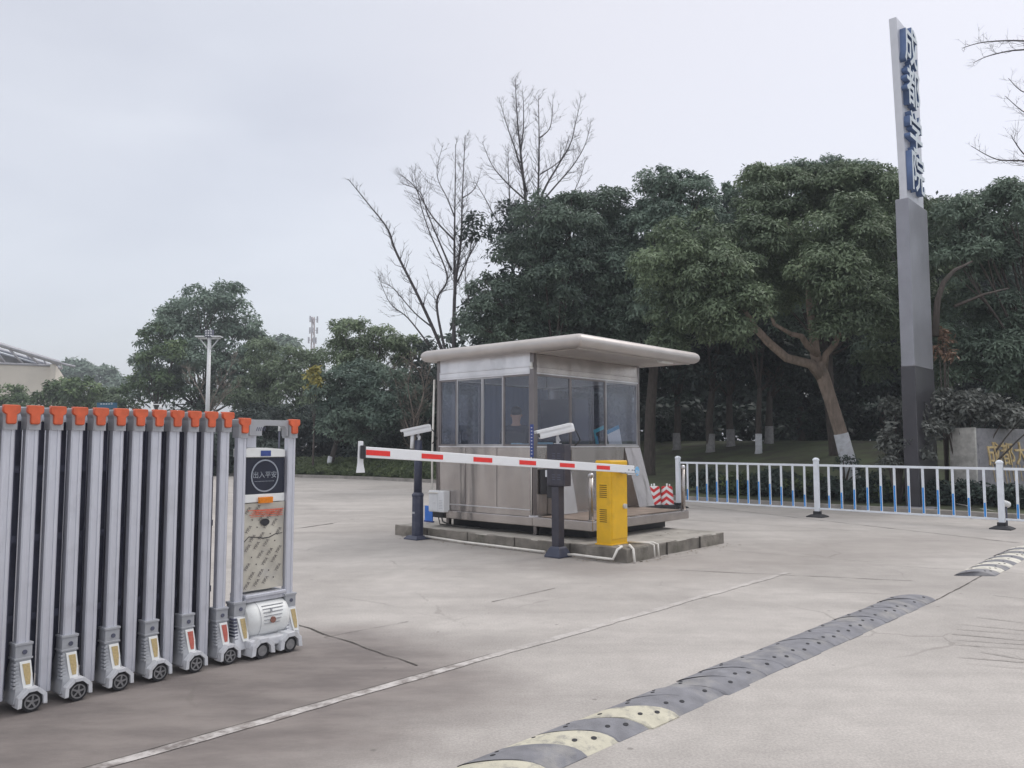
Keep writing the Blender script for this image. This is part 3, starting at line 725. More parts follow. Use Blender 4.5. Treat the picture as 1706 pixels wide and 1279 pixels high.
# the dim wood further back: separate trees, some whitewashed at the foot, shade painted into all feet but one
wood = [(860, 34, 'l'), (905, 38, 'l'), (985, 35, 'n'), (1060, 36, 'l'), (1127, 35, 'w'), (1183, 33, 'w'), (1217, 34, 'w'), (1263, 31, 'w'), (1281, 34, 'w'), (1335, 36, 'n'), (1400, 38, 'n'), (1470, 35, 'n'), (1540, 36, 'n'), (1610, 33, 'n'), (1690, 33, 'n'), (1780, 30, 'n')]
wl = {1127: "dim wood tree with whitewashed foot nearest the booth", 1183: "dim wood tree with wide pale foot left on the mound", 1217: "dim wood tree with faint narrow pale foot mid mound",
      1263: "slim wood tree with bright white foot on the mound crest", 1281: "dim wood tree just right of the bright footed one"}
for i, (px, Y, k) in enumerate(wood):
    r0 = random.Random(100 + i)
    lb = [(px + r0.uniform(-40, 40), y + r0.uniform(-10, 10), r0.uniform(46, 60)) for y in (390, 450, 510, 570, 625)] + [(px + r0.uniform(-70, 70), y, 50) for y in (470, 540, 600)]
    if k in 'nl': lb += [(px + r0.uniform(-20, 20), 675, 45), (px + 30, 710, 36), (px - 30, 712, 34)]
    ordn = {860: "behind the left booth windows", 905: "behind the bare twin trees", 985: "behind the booth roof corner", 1060: "right behind the booth",
            1335: "filling the dark just left of the leaning trunk", 1400: "directly behind the leaning trunk", 1470: "dark just left of the pylon", 1540: "directly behind the pylon",
            1610: "behind the left end of the stone wall", 1690: "behind the lettered stone wall", 1780: "at the right edge behind the wall"}.get(px)
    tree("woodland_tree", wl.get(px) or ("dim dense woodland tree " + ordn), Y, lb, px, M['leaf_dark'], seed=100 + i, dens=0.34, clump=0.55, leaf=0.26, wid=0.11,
         lime=(k == 'w'), lime_h=0.75, tr=0.17 if px != 1263 else 0.12, limbs=(k == 'w'), limem='lime' if px == 1263 else 'lime_shaded', bark='bark', group="trees of the dim wood")
# deep background wood, one mass
dl = []
for px in range(740, 2300, 75):
    r0 = random.Random(px)
    for y in ((430, 500, 570, 640, 690, 730) if px > 900 else (640, 690, 730)):
        c = P(px + r0.uniform(-20, 20), y, 50 + r0.uniform(-3, 3)); dl.append((c.x, c.y, c.z, 2.9))
for px in range(980, 2000, 60):
    c = P(px, 722, 40.5 + random.uniform(-1, 1)); dl.append((c.x, c.y, c.z, 1.5))
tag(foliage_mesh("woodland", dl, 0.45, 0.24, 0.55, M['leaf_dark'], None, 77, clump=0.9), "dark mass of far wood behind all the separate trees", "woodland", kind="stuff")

# ---- left background
tree("broad_tree", "tallest domed tree in the left background behind the floodlight pole", 60.0,
     [(345, 510, 36), (375, 505, 34), (310, 530, 36), (400, 530, 26), (290, 560, 36), (335, 560, 46), (385, 570, 44), (420, 560, 22), (262, 575, 24), (270, 620, 36), (320, 620, 46), (380, 630, 46), (250, 650, 34), (425, 600, 30), (235, 610, 14), (300, 660, 40), (400, 660, 40)],
     345, M['leaf_blue'], seed=21, dens=0.62, clump=0.65, leaf=0.34, wid=0.15, tb=0.3, tr=0.4)
tree("broad_tree", "fresh green lobed tree at the left side of the tall domed tree", 57.0,
     [(262, 560, 20), (245, 600, 16), (290, 590, 22), (240, 635, 18), (265, 640, 24), (225, 660, 18), (290, 650, 26)],
     262, M['leaf_green'], seed=22, dens=0.7, clump=0.6, leaf=0.32, wid=0.14, tb=0.0, tr=0.25)
tree("broad_tree", "bluish far tree beside the cream hall", 150.0, [(122, 615, 18), (105, 622, 14), (140, 622, 16), (120, 632, 22)], 122, M['leaf_blue'], seed=23, dens=1.3, clump=1.4, leaf=.8, wid=.4, tb=.3, group="far hazy trees")
tree("broad_tree", "bluish far tree sloping down right of the hall", 150.0, [(165, 625, 15), (185, 630, 14), (205, 638, 12), (175, 640, 20), (200, 650, 16)], 180, M['leaf_blue'], seed=24, dens=1.3, clump=1.4, leaf=.8, wid=.4, tb=.3, group="far hazy trees")
tree("broad_tree", "bluish far treetop between the conifers and the mast", 140.0, [(465, 575, 14), (480, 578, 15), (450, 585, 14), (470, 590, 20)], 468, M['leaf_blue'], seed=25, dens=1.3, clump=1.4, leaf=.8, wid=.4, tb=.3, group="far hazy trees")
for i, (px, py, s, lab) in enumerate([(20, 665, 20, "olive bush top at the far left above the gate"), (88, 655, 22, "round green bushy tree in front of the cream hall"),
                                       (140, 655, 24, "round green bushy tree right of the hall corner"), (190, 668, 18, "low green bushy tree above the fourth gate cap")]):
    tree("bushy_tree", lab, 70 - i * 3, [(px, py, s), (px - 18, py + 12, s * .8), (px + 18, py + 10, s * .8), (px, py + 28, s)], px, M['leaf_green'] if i != 3 else M['leaf_camphor'],
         seed=30 + i, dens=0.7, clump=0.7, leaf=0.36, wid=0.16, group="bushy trees in front of the hall", tr=.2)
tree("conifer_tree", "dense dark conifer like tree right of the floodlight pole", 52.0, [(445, 590, 26), (440, 630, 34), (420, 665, 34), (470, 640, 30), (450, 690, 36), (410, 700, 30)], 445, M['leaf_camphor'], seed=41, dens=0.8, clump=.5, leaf=.26, wid=.09, tb=.0)
tree("conifer_tree", "soft grey green tree between the conifer and the yellow leaved sapling", 50.0, [(495, 600, 24), (505, 630, 26), (490, 665, 28), (515, 690, 28), (480, 700, 24), (525, 600, 18)], 497, M['leaf_camphor'], seed=42, dens=0.8, clump=.5, leaf=.26, wid=.09, tb=.1)
tree("broad_tree", "ragged topped tree left of the bare trees, whitewashed foot on the lawn edge", 40.0,
     [(585, 560, 24), (612, 550, 18), (640, 570, 26), (560, 590, 26), (600, 600, 34), (655, 590, 24), (680, 580, 18), (560, 545, 10), (595, 620, 36)], 600, M['leaf_camphor'], seed=43, dens=0.8, clump=.42, leaf=.2, wid=.08, tb=.1, lime=True, tr=.16, lime_h=1.0)
tree("broad_tree", "dense rounded dark tree left of the booth hanging low over two pale trunks", 37.0,
     [(590, 640, 40), (560, 680, 30), (620, 640, 38), (650, 660, 40), (600, 690, 38), (640, 700, 34), (545, 650, 26), (560, 710, 24), (670, 690, 34), (600, 725, 26)], 548, M['leaf_blue'], seed=44, dens=0.9, clump=.4, leaf=.19, wid=.08, tb=.1, lime=True, tr=.14, lime_h=1.1)
tree("yellow_leaved_sapling", "small sapling with yellow leaves left of the booth", 36.0, [(518, 632, 9), (525, 620, 8), (515, 650, 7), (530, 640, 8)], 521, M['leaf_yellow'], seed=45, dens=0.5, clump=.25, leaf=.2, wid=.11, tr=.05)
tree("broad_tree", "shadowy tree between the rounded tree and the booth wall", 40.0, [(695, 640, 26), (710, 670, 30), (700, 720, 40), (660, 740, 30), (740, 700, 40), (620, 750, 26), (700, 590, 18), (740, 640, 36), (780, 660, 40)], 700, M['leaf_dark'], seed=46, dens=.7, clump=.45, leaf=.2, wid=.09, tb=0.0)

# low planting along the kerb
def along_kerb(i0, i1, dd, r, zz, step):
    o = []; acc = 0
    for i in range(i0, i1):
        a, b = KCS[i], KCS[i + 1]; L_ = (b - a).length; s = 0
        while s < L_:
            p = a.lerp(b, s / L_) + knorm(i) * dd; o.append((p.x, p.y, zz + terr(p.x, p.y) - 0.1, r)); s += step
    return o
gc = along_kerb(8, 38, 0.55, 0.30, 0.18, 0.42) + along_kerb(8, 38, 1.3, 0.36, 0.25, 0.5) + along_kerb(8, 38, 2.1, 0.42, 0.32, 0.55) + along_kerb(8, 38, 3.0, 0.48, 0.38, 0.6)
tag(foliage_mesh("ground_cover", gc, 0.10, 0.05, 1.3, M['leaf_hedge'], None, 61, clump=.16, droop=-0.3, squash=.7), "low green ground cover along the far kerb left of the booth", "ground cover", kind="stuff")
gc = along_kerb(50, 72, 1.5, 0.34, 0.2, 0.5)
tag(foliage_mesh("low_hedge", gc, 0.12, 0.05, 0.9, M['leaf_dark'], None, 62, clump=.2, droop=-0.1, squash=.8), "low dark hedge between the white fence and the lawn mound", "hedge", kind="stuff")
# hedge seen through the retractable gate and behind it
hl = []
for k in range(60):
    t = k / 59; p = Vector((-34, 40, 0)).lerp(Vector((-11.5, 37.5, 0)), t); hl.append((p.x, p.y, 0.9 + random.uniform(-.15, .15), 1.0))
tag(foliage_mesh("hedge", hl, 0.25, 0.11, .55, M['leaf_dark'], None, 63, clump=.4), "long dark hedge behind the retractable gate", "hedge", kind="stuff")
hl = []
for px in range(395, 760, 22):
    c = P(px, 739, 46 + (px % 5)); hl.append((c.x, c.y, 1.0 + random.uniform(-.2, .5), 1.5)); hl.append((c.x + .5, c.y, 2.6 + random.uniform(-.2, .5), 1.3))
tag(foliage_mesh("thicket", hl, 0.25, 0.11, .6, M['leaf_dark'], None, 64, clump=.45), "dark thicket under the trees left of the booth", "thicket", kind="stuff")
# scattered dark shrubs behind the fence
for i, (px, Y, h) in enumerate([(1180, 22.3, .5), (1235, 21.2, .55), (1290, 20.6, .6), (1345, 20, .5), (1452, 18.6, .55), (1500, 18.4, .5)]):
    c = P(px, 739, Y); zt = terr(c.x, Y)
    o = foliage_mesh("shrub", [(0, 0, h * .5, h * .6), (.35, .1, h * .4, h * .45), (-.35, .1, h * .4, h * .45)], .10, .04, .9, M['leaf_hedge'] if i % 2 else M['leaf_dark'], None, 200 + i, clump=.16, droop=0.0)
    o.location = (c.x, Y, zt)
    tag(o, ["dark shrub behind the left end of the fence", "green tinged shrub behind the fence, second from its left end", "dark shrub behind the middle of the left fence panel",
            "green tinged shrub just left of the middle fence post", "dark shrub just right of the leaning trunk", "green tinged shrub left of the pylon foot"][i], "shrub", "shrubs behind the fence")
# shrub at the foot of the leaning tree
def bush(name, label, Y, lobes_px, leafm, seed, leaf=.12, wid=.05, clump=.22, dens=1.0, tb=0.0):
    c0 = P(lobes_px[0][0], 739, Y); root = empty(name, (c0.x, Y, terr(c0.x, Y)), 0, label, "bush")
    L3 = []
    for l in lobes_px:
        c = P(l[0], l[1], Y + (l[3] if len(l) > 3 else 0)) - root.location; L3.append((c.x, c.y, c.z, l[2] * Y / F))
    foliage_mesh("crown", L3, leaf, wid, dens, leafm, root, seed, clump=clump, droop=.35, tintbias=tb)
    t = MB()
    for l in L3: t.tube(bez((0, 0, -.1), l[:3], (0, 0, .2), 4), [.04, .03, .025, .015, .008], 5)
    t.build("stem", M['bark'], root)
    return root
bush("grey_leaved_bush", "pale grey leaved bush spilling over the top of the stone wall", 18.2,
     [(1600, 690, 26), (1575, 668, 16), (1620, 680, 24), (1650, 685, 22), (1675, 694, 19), (1700, 700, 17), (1728, 705, 18), (1590, 665, 12), (1640, 700, 15), (1575, 700, 20)], M['leaf_grey'], 71, leaf=.15, wid=.055, tb=.1, dens=1.0)
bush("grey_leaved_bush", "pale leaved sprawling bush left of the pylon above the fence", 18.0,
     [(1492, 680, 17), (1500, 700, 20), (1515, 690, 22), (1488, 735, 16), (1472, 745, 9), (1505, 740, 22), (1520, 760, 26), (1490, 770, 16), (1478, 722, 7), (1535, 720, 26)], M['leaf_grey'], 72, leaf=.13, wid=.05, tb=-.1, dens=.8)
bush("small_bush", "small leafy bush at the foot of the leaning trunk", 21.0, [(1405, 765, 8), (1420, 770, 7), (1395, 775, 7), (1430, 790, 9)], M['leaf_dark'], 73, leaf=.09, wid=.04, clump=.12, dens=.6, tb=.3)
bush("brown_leaved_shrub", "shrub with a cluster of dead brown leaves right of the pylon", 19.0, [(1575, 570, 9), (1580, 590, 9), (1565, 585, 8), (1572, 555, 7)], M['leaf_brown'], 74, leaf=.15, wid=.06, clump=.15, dens=.45)

# ------------------------------------------------------------------ bare winter trees
def bare_tree(name, label, Y, stems, base, seed, mt, side=1.0, base_r=.14, group=None, twig=0.007, len_scale=1.0):
    rnd = random.Random(seed)
    b = P(base, 739, Y); bz = terr(b.x, Y) - .05
    ob = Vector((b.x, Y, bz)); root = empty(name, ob, 0, label, "bare tree", group)
    T = MB(); Tw = MB()
    for st in stems:
        pts = [P(x, y, Y + d) - ob for x, y, d in st['p']]
        if st.get('ground'): pts = [Vector((0, 0, -.1))] + pts
        r0, r1 = st['r']; n = len(pts)
        # resample
        fine = []
        for i in range(n - 1):
            p0 = pts[max(i - 1, 0)]; p1 = pts[i]; p2 = pts[i + 1]; p3 = pts[min(i + 2, n - 1)]
            for k in range(5):
                t = k / 5; fine.append(0.5 * ((2 * p1) + (p2 - p0) * t + (2 * p0 - 5 * p1 + 4 * p2 - p3) * t * t + (-p0 + 3 * p1 - 3 * p2 + p3) * t ** 3))
        fine.append(pts[-1]); m = len(fine)
        rad = [r0 + (r1 - r0) * (i / (m - 1)) ** 0.8 for i in range(m)]
        T.tube(fine, rad, 7)
        total = sum((fine[i + 1] - fine[i]).length for i in range(m - 1))
        nb = int(total * 4.6 * side)
        for q in range(nb):
            t = st.get('from', 0.25) + (1 - st.get('from', 0.25)) * (q + rnd.random()) / nb
            i = min(m - 2, int(t * (m - 1))); p = fine[i].lerp(fine[i + 1], rnd.random()); d = (fine[i + 1] - fine[i]).normalized()
            az = rnd.uniform(0, 2 * math.pi); o = Vector((math.cos(az), math.sin(az), 0)); o = (o - d * o.dot(d)).normalized()
            L_ = 1.2 * len_scale * (0.35 + 1.25 * (1 - t)) * rnd.uniform(.5, 1.15) * st.get('side', 1)
            dir0 = (o * .7 + d * .7).normalized(); q1 = p + dir0 * L_ * .5; q2 = q1 + (dir0 * .6 + Vector((0, 0, .55))).normalized() * L_ * .5
            q2 += Vector((rnd.uniform(-.08, .08), rnd.uniform(-.08, .08), 0)) * L_
            rr = max(twig, rad[i] * .3); Tw.tube([p, q1, q2], [rr, rr * .6, twig * .6], 4)
            for u in range(int(2 + L_ * 7)):
                f = rnd.uniform(.15, .95); s = p.lerp(q1, f * 2) if f < .5 else q1.lerp(q2, f * 2 - 1)
                az = rnd.uniform(0, 2 * math.pi); e = s + (Vector((math.cos(az), math.sin(az), .4)).normalized() * .7 + dir0 * .5) * rnd.uniform(.12, .38) * min(1, L_ + .3)
                Tw.tube([s, e], [twig * .75, twig * .35], 3, cap=False)
    T.build("trunk", mt, root); Tw.build("branches", mt, root)
    return root
def S_(p, r, **k): d = dict(p=[(x, y, dd) for x, y, dd in p], r=r); d.update(k); return d
bare_tree("bare_tree", "bare many stemmed tree rising behind the left end of the booth roof", 34.0, [
    S_([(757, 640, 0), (756, 580, 0), (758, 480, 0), (768, 400, 0), (770, 330, 0), (775, 225, 0)], (.15, .012), ground=True, **{'from': .5}),
    S_([(758, 490, 0), (757, 420, .3), (758, 330, .5), (759, 240, .6)], (.08, .01)),
    S_([(752, 640, 0), (735, 580, -.3), (700, 500, -.8), (660, 420, -1.2), (645, 380, -1.4), (610, 335, -1.6), (580, 298, -1.7)], (.10, .01), **{'from': .3, 'side': .6}),
    S_([(752, 620, 0), (736, 560, .4), (728, 500, .6), (745, 460, .7), (715, 385, .8), (698, 330, .9), (690, 285, 1)], (.075, .01)),
    S_([(752, 450, 0), (735, 410, -.4), (712, 355, -.6), (700, 320, -.8), (670, 305, -1)], (.05, .008)),
    S_([(757, 400, 0), (720, 360, .6), (690, 310, .9), (665, 290, 1)], (.05, .008)),
    S_([(762, 470, 0), (780, 430, .5), (800, 395, .8), (822, 365, 1)], (.045, .008)),
    S_([(720, 545, -.4), (690, 520, -.8), (655, 480, -1), (635, 470, -1.2)], (.04, .008)),
    S_([(715, 575, .5), (680, 530, .6), (650, 505, .8), (630, 460, 1)], (.045, .008)),
    S_([(765, 560, 0), (780, 500, -.5), (775, 450, -.6), (792, 400, -.8)], (.05, .008)),
    S_([(757, 360, .2), (745, 330, 0), (728, 290, -.3), (738, 240, -.3)], (.035, .008)),
    S_([(770, 330, 0), (790, 315, .4), (800, 290, .5)], (.03, .008)),
    ], 757, 5, M['bark_bare'], side=1.15)
bare_tree("bare_tree", "taller bare tree standing behind the dark evergreen, right of the first bare one", 36.0, [
    S_([(880, 620, 0), (880, 450, 0), (877, 350, 0), (868, 260, 0), (862, 200, 0), (858, 130, 0)], (.15, .012), ground=True, **{'from': .5}),
    S_([(880, 500, 0), (894, 380, .3), (897, 300, .5), (898, 230, .5), (897, 160, .6)], (.10, .01), **{'from': .4}),
    S_([(893, 370, 0), (905, 320, .2), (930, 275, .4), (950, 240, .6), (960, 200, .6), (969, 160, .6)], (.07, .008)),
    S_([(895, 345, .2), (925, 310, .8), (955, 275, 1), (975, 240, 1.2), (985, 200, 1.3)], (.055, .008)),
    S_([(878, 320, 0), (862, 260, -.5), (845, 210, -.6), (833, 168, -.7)], (.055, .008)),
    S_([(878, 335, 0), (845, 305, .5), (820, 275, .6), (803, 235, .7)], (.05, .008)),
    S_([(868, 250, 0), (872, 210, .4), (872, 170, .4), (870, 150, .4)], (.04, .008)),
    S_([(898, 230, .4), (915, 215, .8), (920, 190, 1), (921, 165, 1)], (.035, .008)),
    S_([(855, 560, -.5), (853, 430, -.6), (850, 350, -.6), (847, 290, -.6), (846, 245, -.6)], (.07, .008)),
    S_([(852, 390, -.6), (830, 370, -.8), (808, 330, -1), (790, 300, -1.1)], (.045, .008)),
    S_([(855, 400, -.5), (870, 380, -.3), (850, 360, -.8), (830, 345, -1)], (.03, .008)),
    S_([(900, 290, .4), (935, 265, .9), (948, 225, 1.1)], (.035, .008)),
    S_([(896, 340, .3), (940, 340, .9), (965, 300, 1.2), (975, 265, 1.3)], (.04, .008)),
    S_([(843, 450, -.6), (835, 430, -.8), (818, 395, -1)], (.04, .008)),
    ], 880, 6, M['bark_bare'], side=1.15, len_scale=.9)
bare_tree("bare_tree", "bare tree at the right edge whose thin branches reach in from outside", 15.0, [
    S_([(1860, 600, 0), (1850, 300, 0), (1845, 150, 0), (1840, 0, 0)], (.11, .03), ground=True, **{'from': .9}),
    S_([(1850, 150, 0), (1780, 78, -.3), (1706, 68, -.4), (1640, 70, -.5), (1603, 80, -.6)], (.03, .005), **{'from': .3}),
    S_([(1850, 170, 0), (1760, 90, .3), (1700, 83, .4), (1650, 92, .5), (1622, 104, .5)], (.03, .005), **{'from': .3}),
    S_([(1850, 200, 0), (1780, 160, .3), (1710, 155, .5), (1680, 130, .6)], (.025, .005), **{'from': .3}),
    S_([(1850, 260, 0), (1770, 210, .3), (1712, 190, .2), (1675, 160, .6)], (.025, .005), **{'from': .3}),
    S_([(1850, 330, 0), (1780, 280, -.3), (1706, 268, -.4), (1660, 265, -.5), (1618, 243, -.6)], (.03, .005), **{'from': .3}),
    S_([(1850, 360, 0), (1770, 300, .3), (1712, 262, .4), (1690, 235, .5), (1685, 225, .5)], (.025, .005), **{'from': .3}),
    ], 1860, 9, M['bark_bare'], side=1.0, twig=.003, len_scale=.45)
bare_tree("bare_sapling", "pale leafless sapling in front of the tall domed tree beside the floodlight pole", 48.0, [
    S_([(352, 720, 0), (350, 680, 0), (362, 650, 0), (385, 610, 0), (395, 590, 0)], (.06, .01), ground=True, **{'from': .2}),
    S_([(350, 690, 0), (335, 655, 0), (320, 630, 0), (310, 610, 0)], (.05, .01), **{'from': .2}),
    S_([(352, 690, 0), (375, 660, 0), (400, 640, 0)], (.05, .01), **{'from': .2}),
    ], 352, 10, M['bark_pale'], side=1.2, twig=.010)
bare_tree("bare_sapling", "brown leafless thicket between the rounded tree and the booth", 35.0, [
    S_([(690, 740, 0), (688, 690, 0), (680, 640, 0), (690, 590, 0)], (.05, .008), ground=True, **{'from': .1}),
    S_([(690, 740, 0), (700, 680, .2), (712, 630, .3), (718, 600, .3)], (.04, .008), **{'from': .1}),
    S_([(690, 740, 0), (672, 690, .2), (660, 640, .3), (655, 615, .3)], (.04, .008), **{'from': .1}),
    S_([(690, 700, 0), (705, 660, .2), (700, 620, .3), (672, 595, .3)], (.035, .008), **{'from': .1}),
    ], 690, 12, M['bark_pale'], side=1.8, twig=.007, len_scale=.8)
open('/tmp/leaves.txt','w').write(str(NLEAF))

# ================================================================== GUARD BOOTH
booth = empty("guard_booth", K, KR, "stainless steel guard booth with a wide overhanging flat roof on the concrete island", "guard booth")
L_, D_ = 2.83, 2.10          # local x along V, y along U ; outer faces at x=0 and y=0
ZF, ZS, ZH, ZT = 0.435, 1.46, 2.53, 2.86
# deck
g = MB(); g.box(-0.04, 2.57, -1.08, 0.0, 0.30, 0.435); g.box(-0.04, 3.0, 0.0, D_ + 0.03, 0.30, 0.432)
g.build("deck", M['ss'], booth, 0.012)
g = MB(); g.box(0.03, 2.45, -0.98, -0.12, 0.438, 0.444)
g.build("deck_plate", mat("worn_brown_deck_plate", (0.33, 0.26, 0.215), 0.6, 0.2, 0.2, 5, 0.2, 40), booth)
g = MB(); g.box(.25, 2.3, -.80, 1.95, .17, .298); g.build('underfloor_light_block', M['black_plastic'], booth)  # dark box added below the floor to block light, no real booth part
for x in (0.10, 2.2):
    for y in (0.04, 1.9):
        g = MB(); g.box(x - .03, x + .03, y - .03, y + .03, 0.165, 0.30); g.build("foot", M['ss_dark'], booth)
# corner posts
for i, (x, y, w_) in enumerate([(0, 0, .07), (L_ - .06, 0, .06), (0, D_ - .07, .07), (L_ - .06, D_ - .06, .06)]):
    g = MB(); g.box(x - .004, x + w_, y - .004, y + w_, ZF, ZT); g.build("corner_post", M['ss_dark'], booth, .004)
# lower walls
g = MB(); g.box(0.004, .04, .07, D_ - .07, ZF, ZS - .02); g.build("lower_panel", M['ss'], booth)
g = MB(); g.box(.07, L_ - .06, 0.004, .04, ZF, ZS - .02); g.build("lower_panel", M['ss'], booth)
g = MB(); g.box(.07, L_ - .06, D_ - .04, D_ - .004, ZF, ZS - .02); g.build("lower_panel", M['ss'], booth)
g = MB(); g.box(L_ - .04, L_ - .004, .07, D_ - .07, ZF, ZS - .02); g.build("lower_panel", M['ss'], booth)
# trims
for bb in ((-.006, 0.002, .07, D_ - .07, .52, .535), (-.014, .045, .065, D_ - .065, ZS - .02, ZS), (.065, L_ - .055, -.014, .045, ZS - .02, ZS), (-.012, .04, .068, D_ - .068, ZH, ZH + .02), (.068, L_ - .058, -.012, .04, ZH, ZH + .02)):
    g = MB(); g.box(*bb); g.build("trim", M['ss_pale'], booth, .002)
# fascia above the windows with a raised rib
for ax in 'xy':
    g = MB()
    if ax == 'x': g.box(0.002, .05, .07, D_ - .07, ZH + .02, ZT); g.box(-.012, .002, .07, D_ - .07, ZH + .105, ZH + .12); g.box(-.006, .002, .07, D_ - .07, ZH + .03, ZH + .1)
    else: g.box(.07, L_ - .06, 0.002, .05, ZH + .02, ZT); g.box(.07, L_ - .06, -.012, .002, ZH + .105, ZH + .12); g.box(.07, L_ - .06, -.006, .002, ZH + .03, ZH + .1)
    g.build("fascia", M['ss_pale'] if ax == 'x' else M['ss'], booth, .002)
g = MB(); g.box(.07, L_ - .06, D_ - .05, D_ - .002, ZH + .02, ZT); g.box(L_ - .05, L_ - .002, .07, D_ - .07, ZH + .02, ZT); g.build("fascia", M['ss_pale'], booth)
for yy in (.74, 1.42):
    g = MB(); g.box(-.0015, .0045, yy, yy + .006, .54, ZS - .025); g.build("panel_seam", M['ss_dark'], booth)
# windows: frames as parts, one pane each
def window(x0, x1, face, fm='ss_dark', fw=.028, pane=True, back=False):
    g = MB(); z0, z1 = ZS, ZH
    def bx(a, b, c, d, t0=.004, t1=.03):
        if face == 'A': g.box(t0, t1, a, b, c, d)
        elif face == 'B': g.box(a, b, t0, t1, c, d)
        elif face == 'C': g.box(a, b, D_ - t1, D_ - t0, c, d)
        else: g.box(L_ - t1, L_ - t0, a, b, c, d)
    bx(x0, x0 + fw, z0, z1); bx(x1 - fw, x1, z0, z1); bx(x0 + fw, x1 - fw, z0, z0 + fw); bx(x0 + fw, x1 - fw, z1 - fw, z1)
    f = g.build("window", M[fm], booth, .003)
    g = MB(); bx(x0 + fw, x1 - fw, z0 + fw, z1 - fw, .014, .018); g.build("pane", M['glass'], f)
for a, b, fm in ((.07, .615, 'ss_dark'), (.615, 1.06, 'ss_mid'), (1.06, 1.635, 'ss_mid'), (1.635, D_ - .07, 'ss_dark')): window(a, b, 'A', fm)
for a, b, fm in ((.07, .895, 'ss_dark'), (.895, 1.83, 'ss_dark'), (1.83, L_ - .06, 'ss_mid')): window(a, b, 'B', fm)
for a, b in ((.07, 1.0), (1.0, 1.9), (1.9, L_ - .06)): window(a, b, 'C')
for a, b in ((.07, 1.0), (1.0, D_ - .07)): window(a, b, 'D')
# ceiling and floor inside
g = MB(); g.box(.06, L_ - .06, .06, D_ - .06, ZF - .002, ZF + .02); g.build("floor", M['desk'], booth)
g = MB(); g.box(.05, L_ - .05, .05, D_ - .05, ZT - .1, ZT - .06); g.build("ceiling", M['desk'], booth)
# drawn curtains and a locker inside
g = MB()
def curtain(xa, xb, y):
    n = 40; a = []; b = []
    for i in range(n + 1):
        x = xa + (xb - xa) * i / n; yy = y + .02 * math.sin(i * 1.9) + .008 * math.sin(i * 4.3)
        a.append((x, yy, ZS + .02)); b.append((x, yy, ZH - .02))
    g.loft([a, b], 0, False, True, False)
curtain(1.0, 2.72, D_ - .14); g.build("curtain", M['curtain'], booth)
g = MB(); g.box(2.3, 2.7, 1.0, 1.8, ZF + .02, 2.3); g.build("locker", M['pole_blue'], booth, .01)
g = MB(); g.box(.06, 2.6, .06, .48, 1.30, 1.335); g.box(.12, .16, .12, .46, .455, 1.3); g.box(2.5, 2.54, .12, .46, .455, 1.3); g.box(1.3, 1.34, .12, .46, .455, 1.3)
g.build("counter", M['desk'], booth, .004)
# skirt panels that lean out on the deck side
for (x0, x1, q) in ((2.36, 2.83, .28), (.32, .80, .2)):
    g = MB(); g.prism([(x0, -.003, ZS - .03), (x0, -.003, ZF + .012), (x0, -q, ZF + .012)], (x1 - x0, 0, 0)); g.build("leaning_skirt_panel", M['ss'], booth, .004)
g = MB(); g.box(.12, .30, -.03, .0, .75, 1.12); g.build("service_hatch", M['black_plastic'], booth, .01)
g = MB(); g.box(.90, 2.30, -.006, .002, .52, 1.40); g.build("access_panel", M['ss'], booth, .003)
# roof slab with a rounded rim
RX0, RX1, RY0, RY1 = -.25, 3.09, -1.06, 2.26
g = MB(); rings = []
zc = 2.925; h = .095; prof = []
for k in range(13):
    t = -math.pi / 2 + math.pi * k / 12; prof.append((math.cos(t) * .10 - .10, zc + math.sin(t) * h))
prof = [(-.30, zc - h + .025)] + [(-.13, zc - h + .012)] + prof + [(-.5, zc + h + .012)]
rc = .05
for (o, z) in prof:
    ring = []
    for (cx, cy, a0) in ((RX1, RY1, 0), (RX0, RY1, 90), (RX0, RY0, 180), (RX1, RY0, 270)):
        sx = 1 if cx == RX1 else -1; sy = 1 if cy == RY1 else -1
        for k in range(5):
            a = R(a0 + 90 * k / 4)
            ring.append((cx + o * sx - rc * sx + rc * math.cos(a), cy + o * sy - rc * sy + rc * math.sin(a), z))
    rings.append(ring)
g.loft(rings, 0, True, True)
g.build("roof", M['ss_roof'], booth)
g = MB(); g.box(RX0 + .32, RX1 - .32, RY0 + .32, -.07, 2.838, 2.852); g.box(RX0 + .14, RX1 - .14, RY0 + .14, RY0 + .17, 2.815, 2.84); g.box(RX0 + .14, RX1 - .14, -.05, -.02, 2.83, 2.86)
g.build("soffit", M['ss_roof'], booth, .003)
g = MB(); g.box(2.15, 2.5, -.88, -.78, 2.80, 2.836); g.build("ceiling_light", M['plastic_white'], booth, .01)
# narrow blue notice strip on the corner post, small lamp above it
g = MB(); g.box(-.012, -.006, -.004, .06, 1.30, 1.78); nb = g.build("notice_strip", M['blue_dark'], booth)
g = MB()
for k in range(9): g.box(-.0145, -.0125, .016, .040, 1.34 + k * .048, 1.352 + k * .048)
g.build("marks", M['paper'], nb)
g = MB(); g.cyl((-.03, .02, 2.62), (0, 0, 1), .022, .08); g.box(-.03, 0, .0, .04, 2.6, 2.62); g.build("corner_sensor", M['plastic_white'], booth)
g = MB(); g.tube([(-.02, .03, 1.3), (-.02, .03, .9), (-.02, .032, .46)], .009, 6); g.build("wire", M['pvc'], booth)
g = MB(); g.box(-.02, .08, -.02, .08, .425, .45); g.build("post_foot", M['ss_pale'], booth, .005)

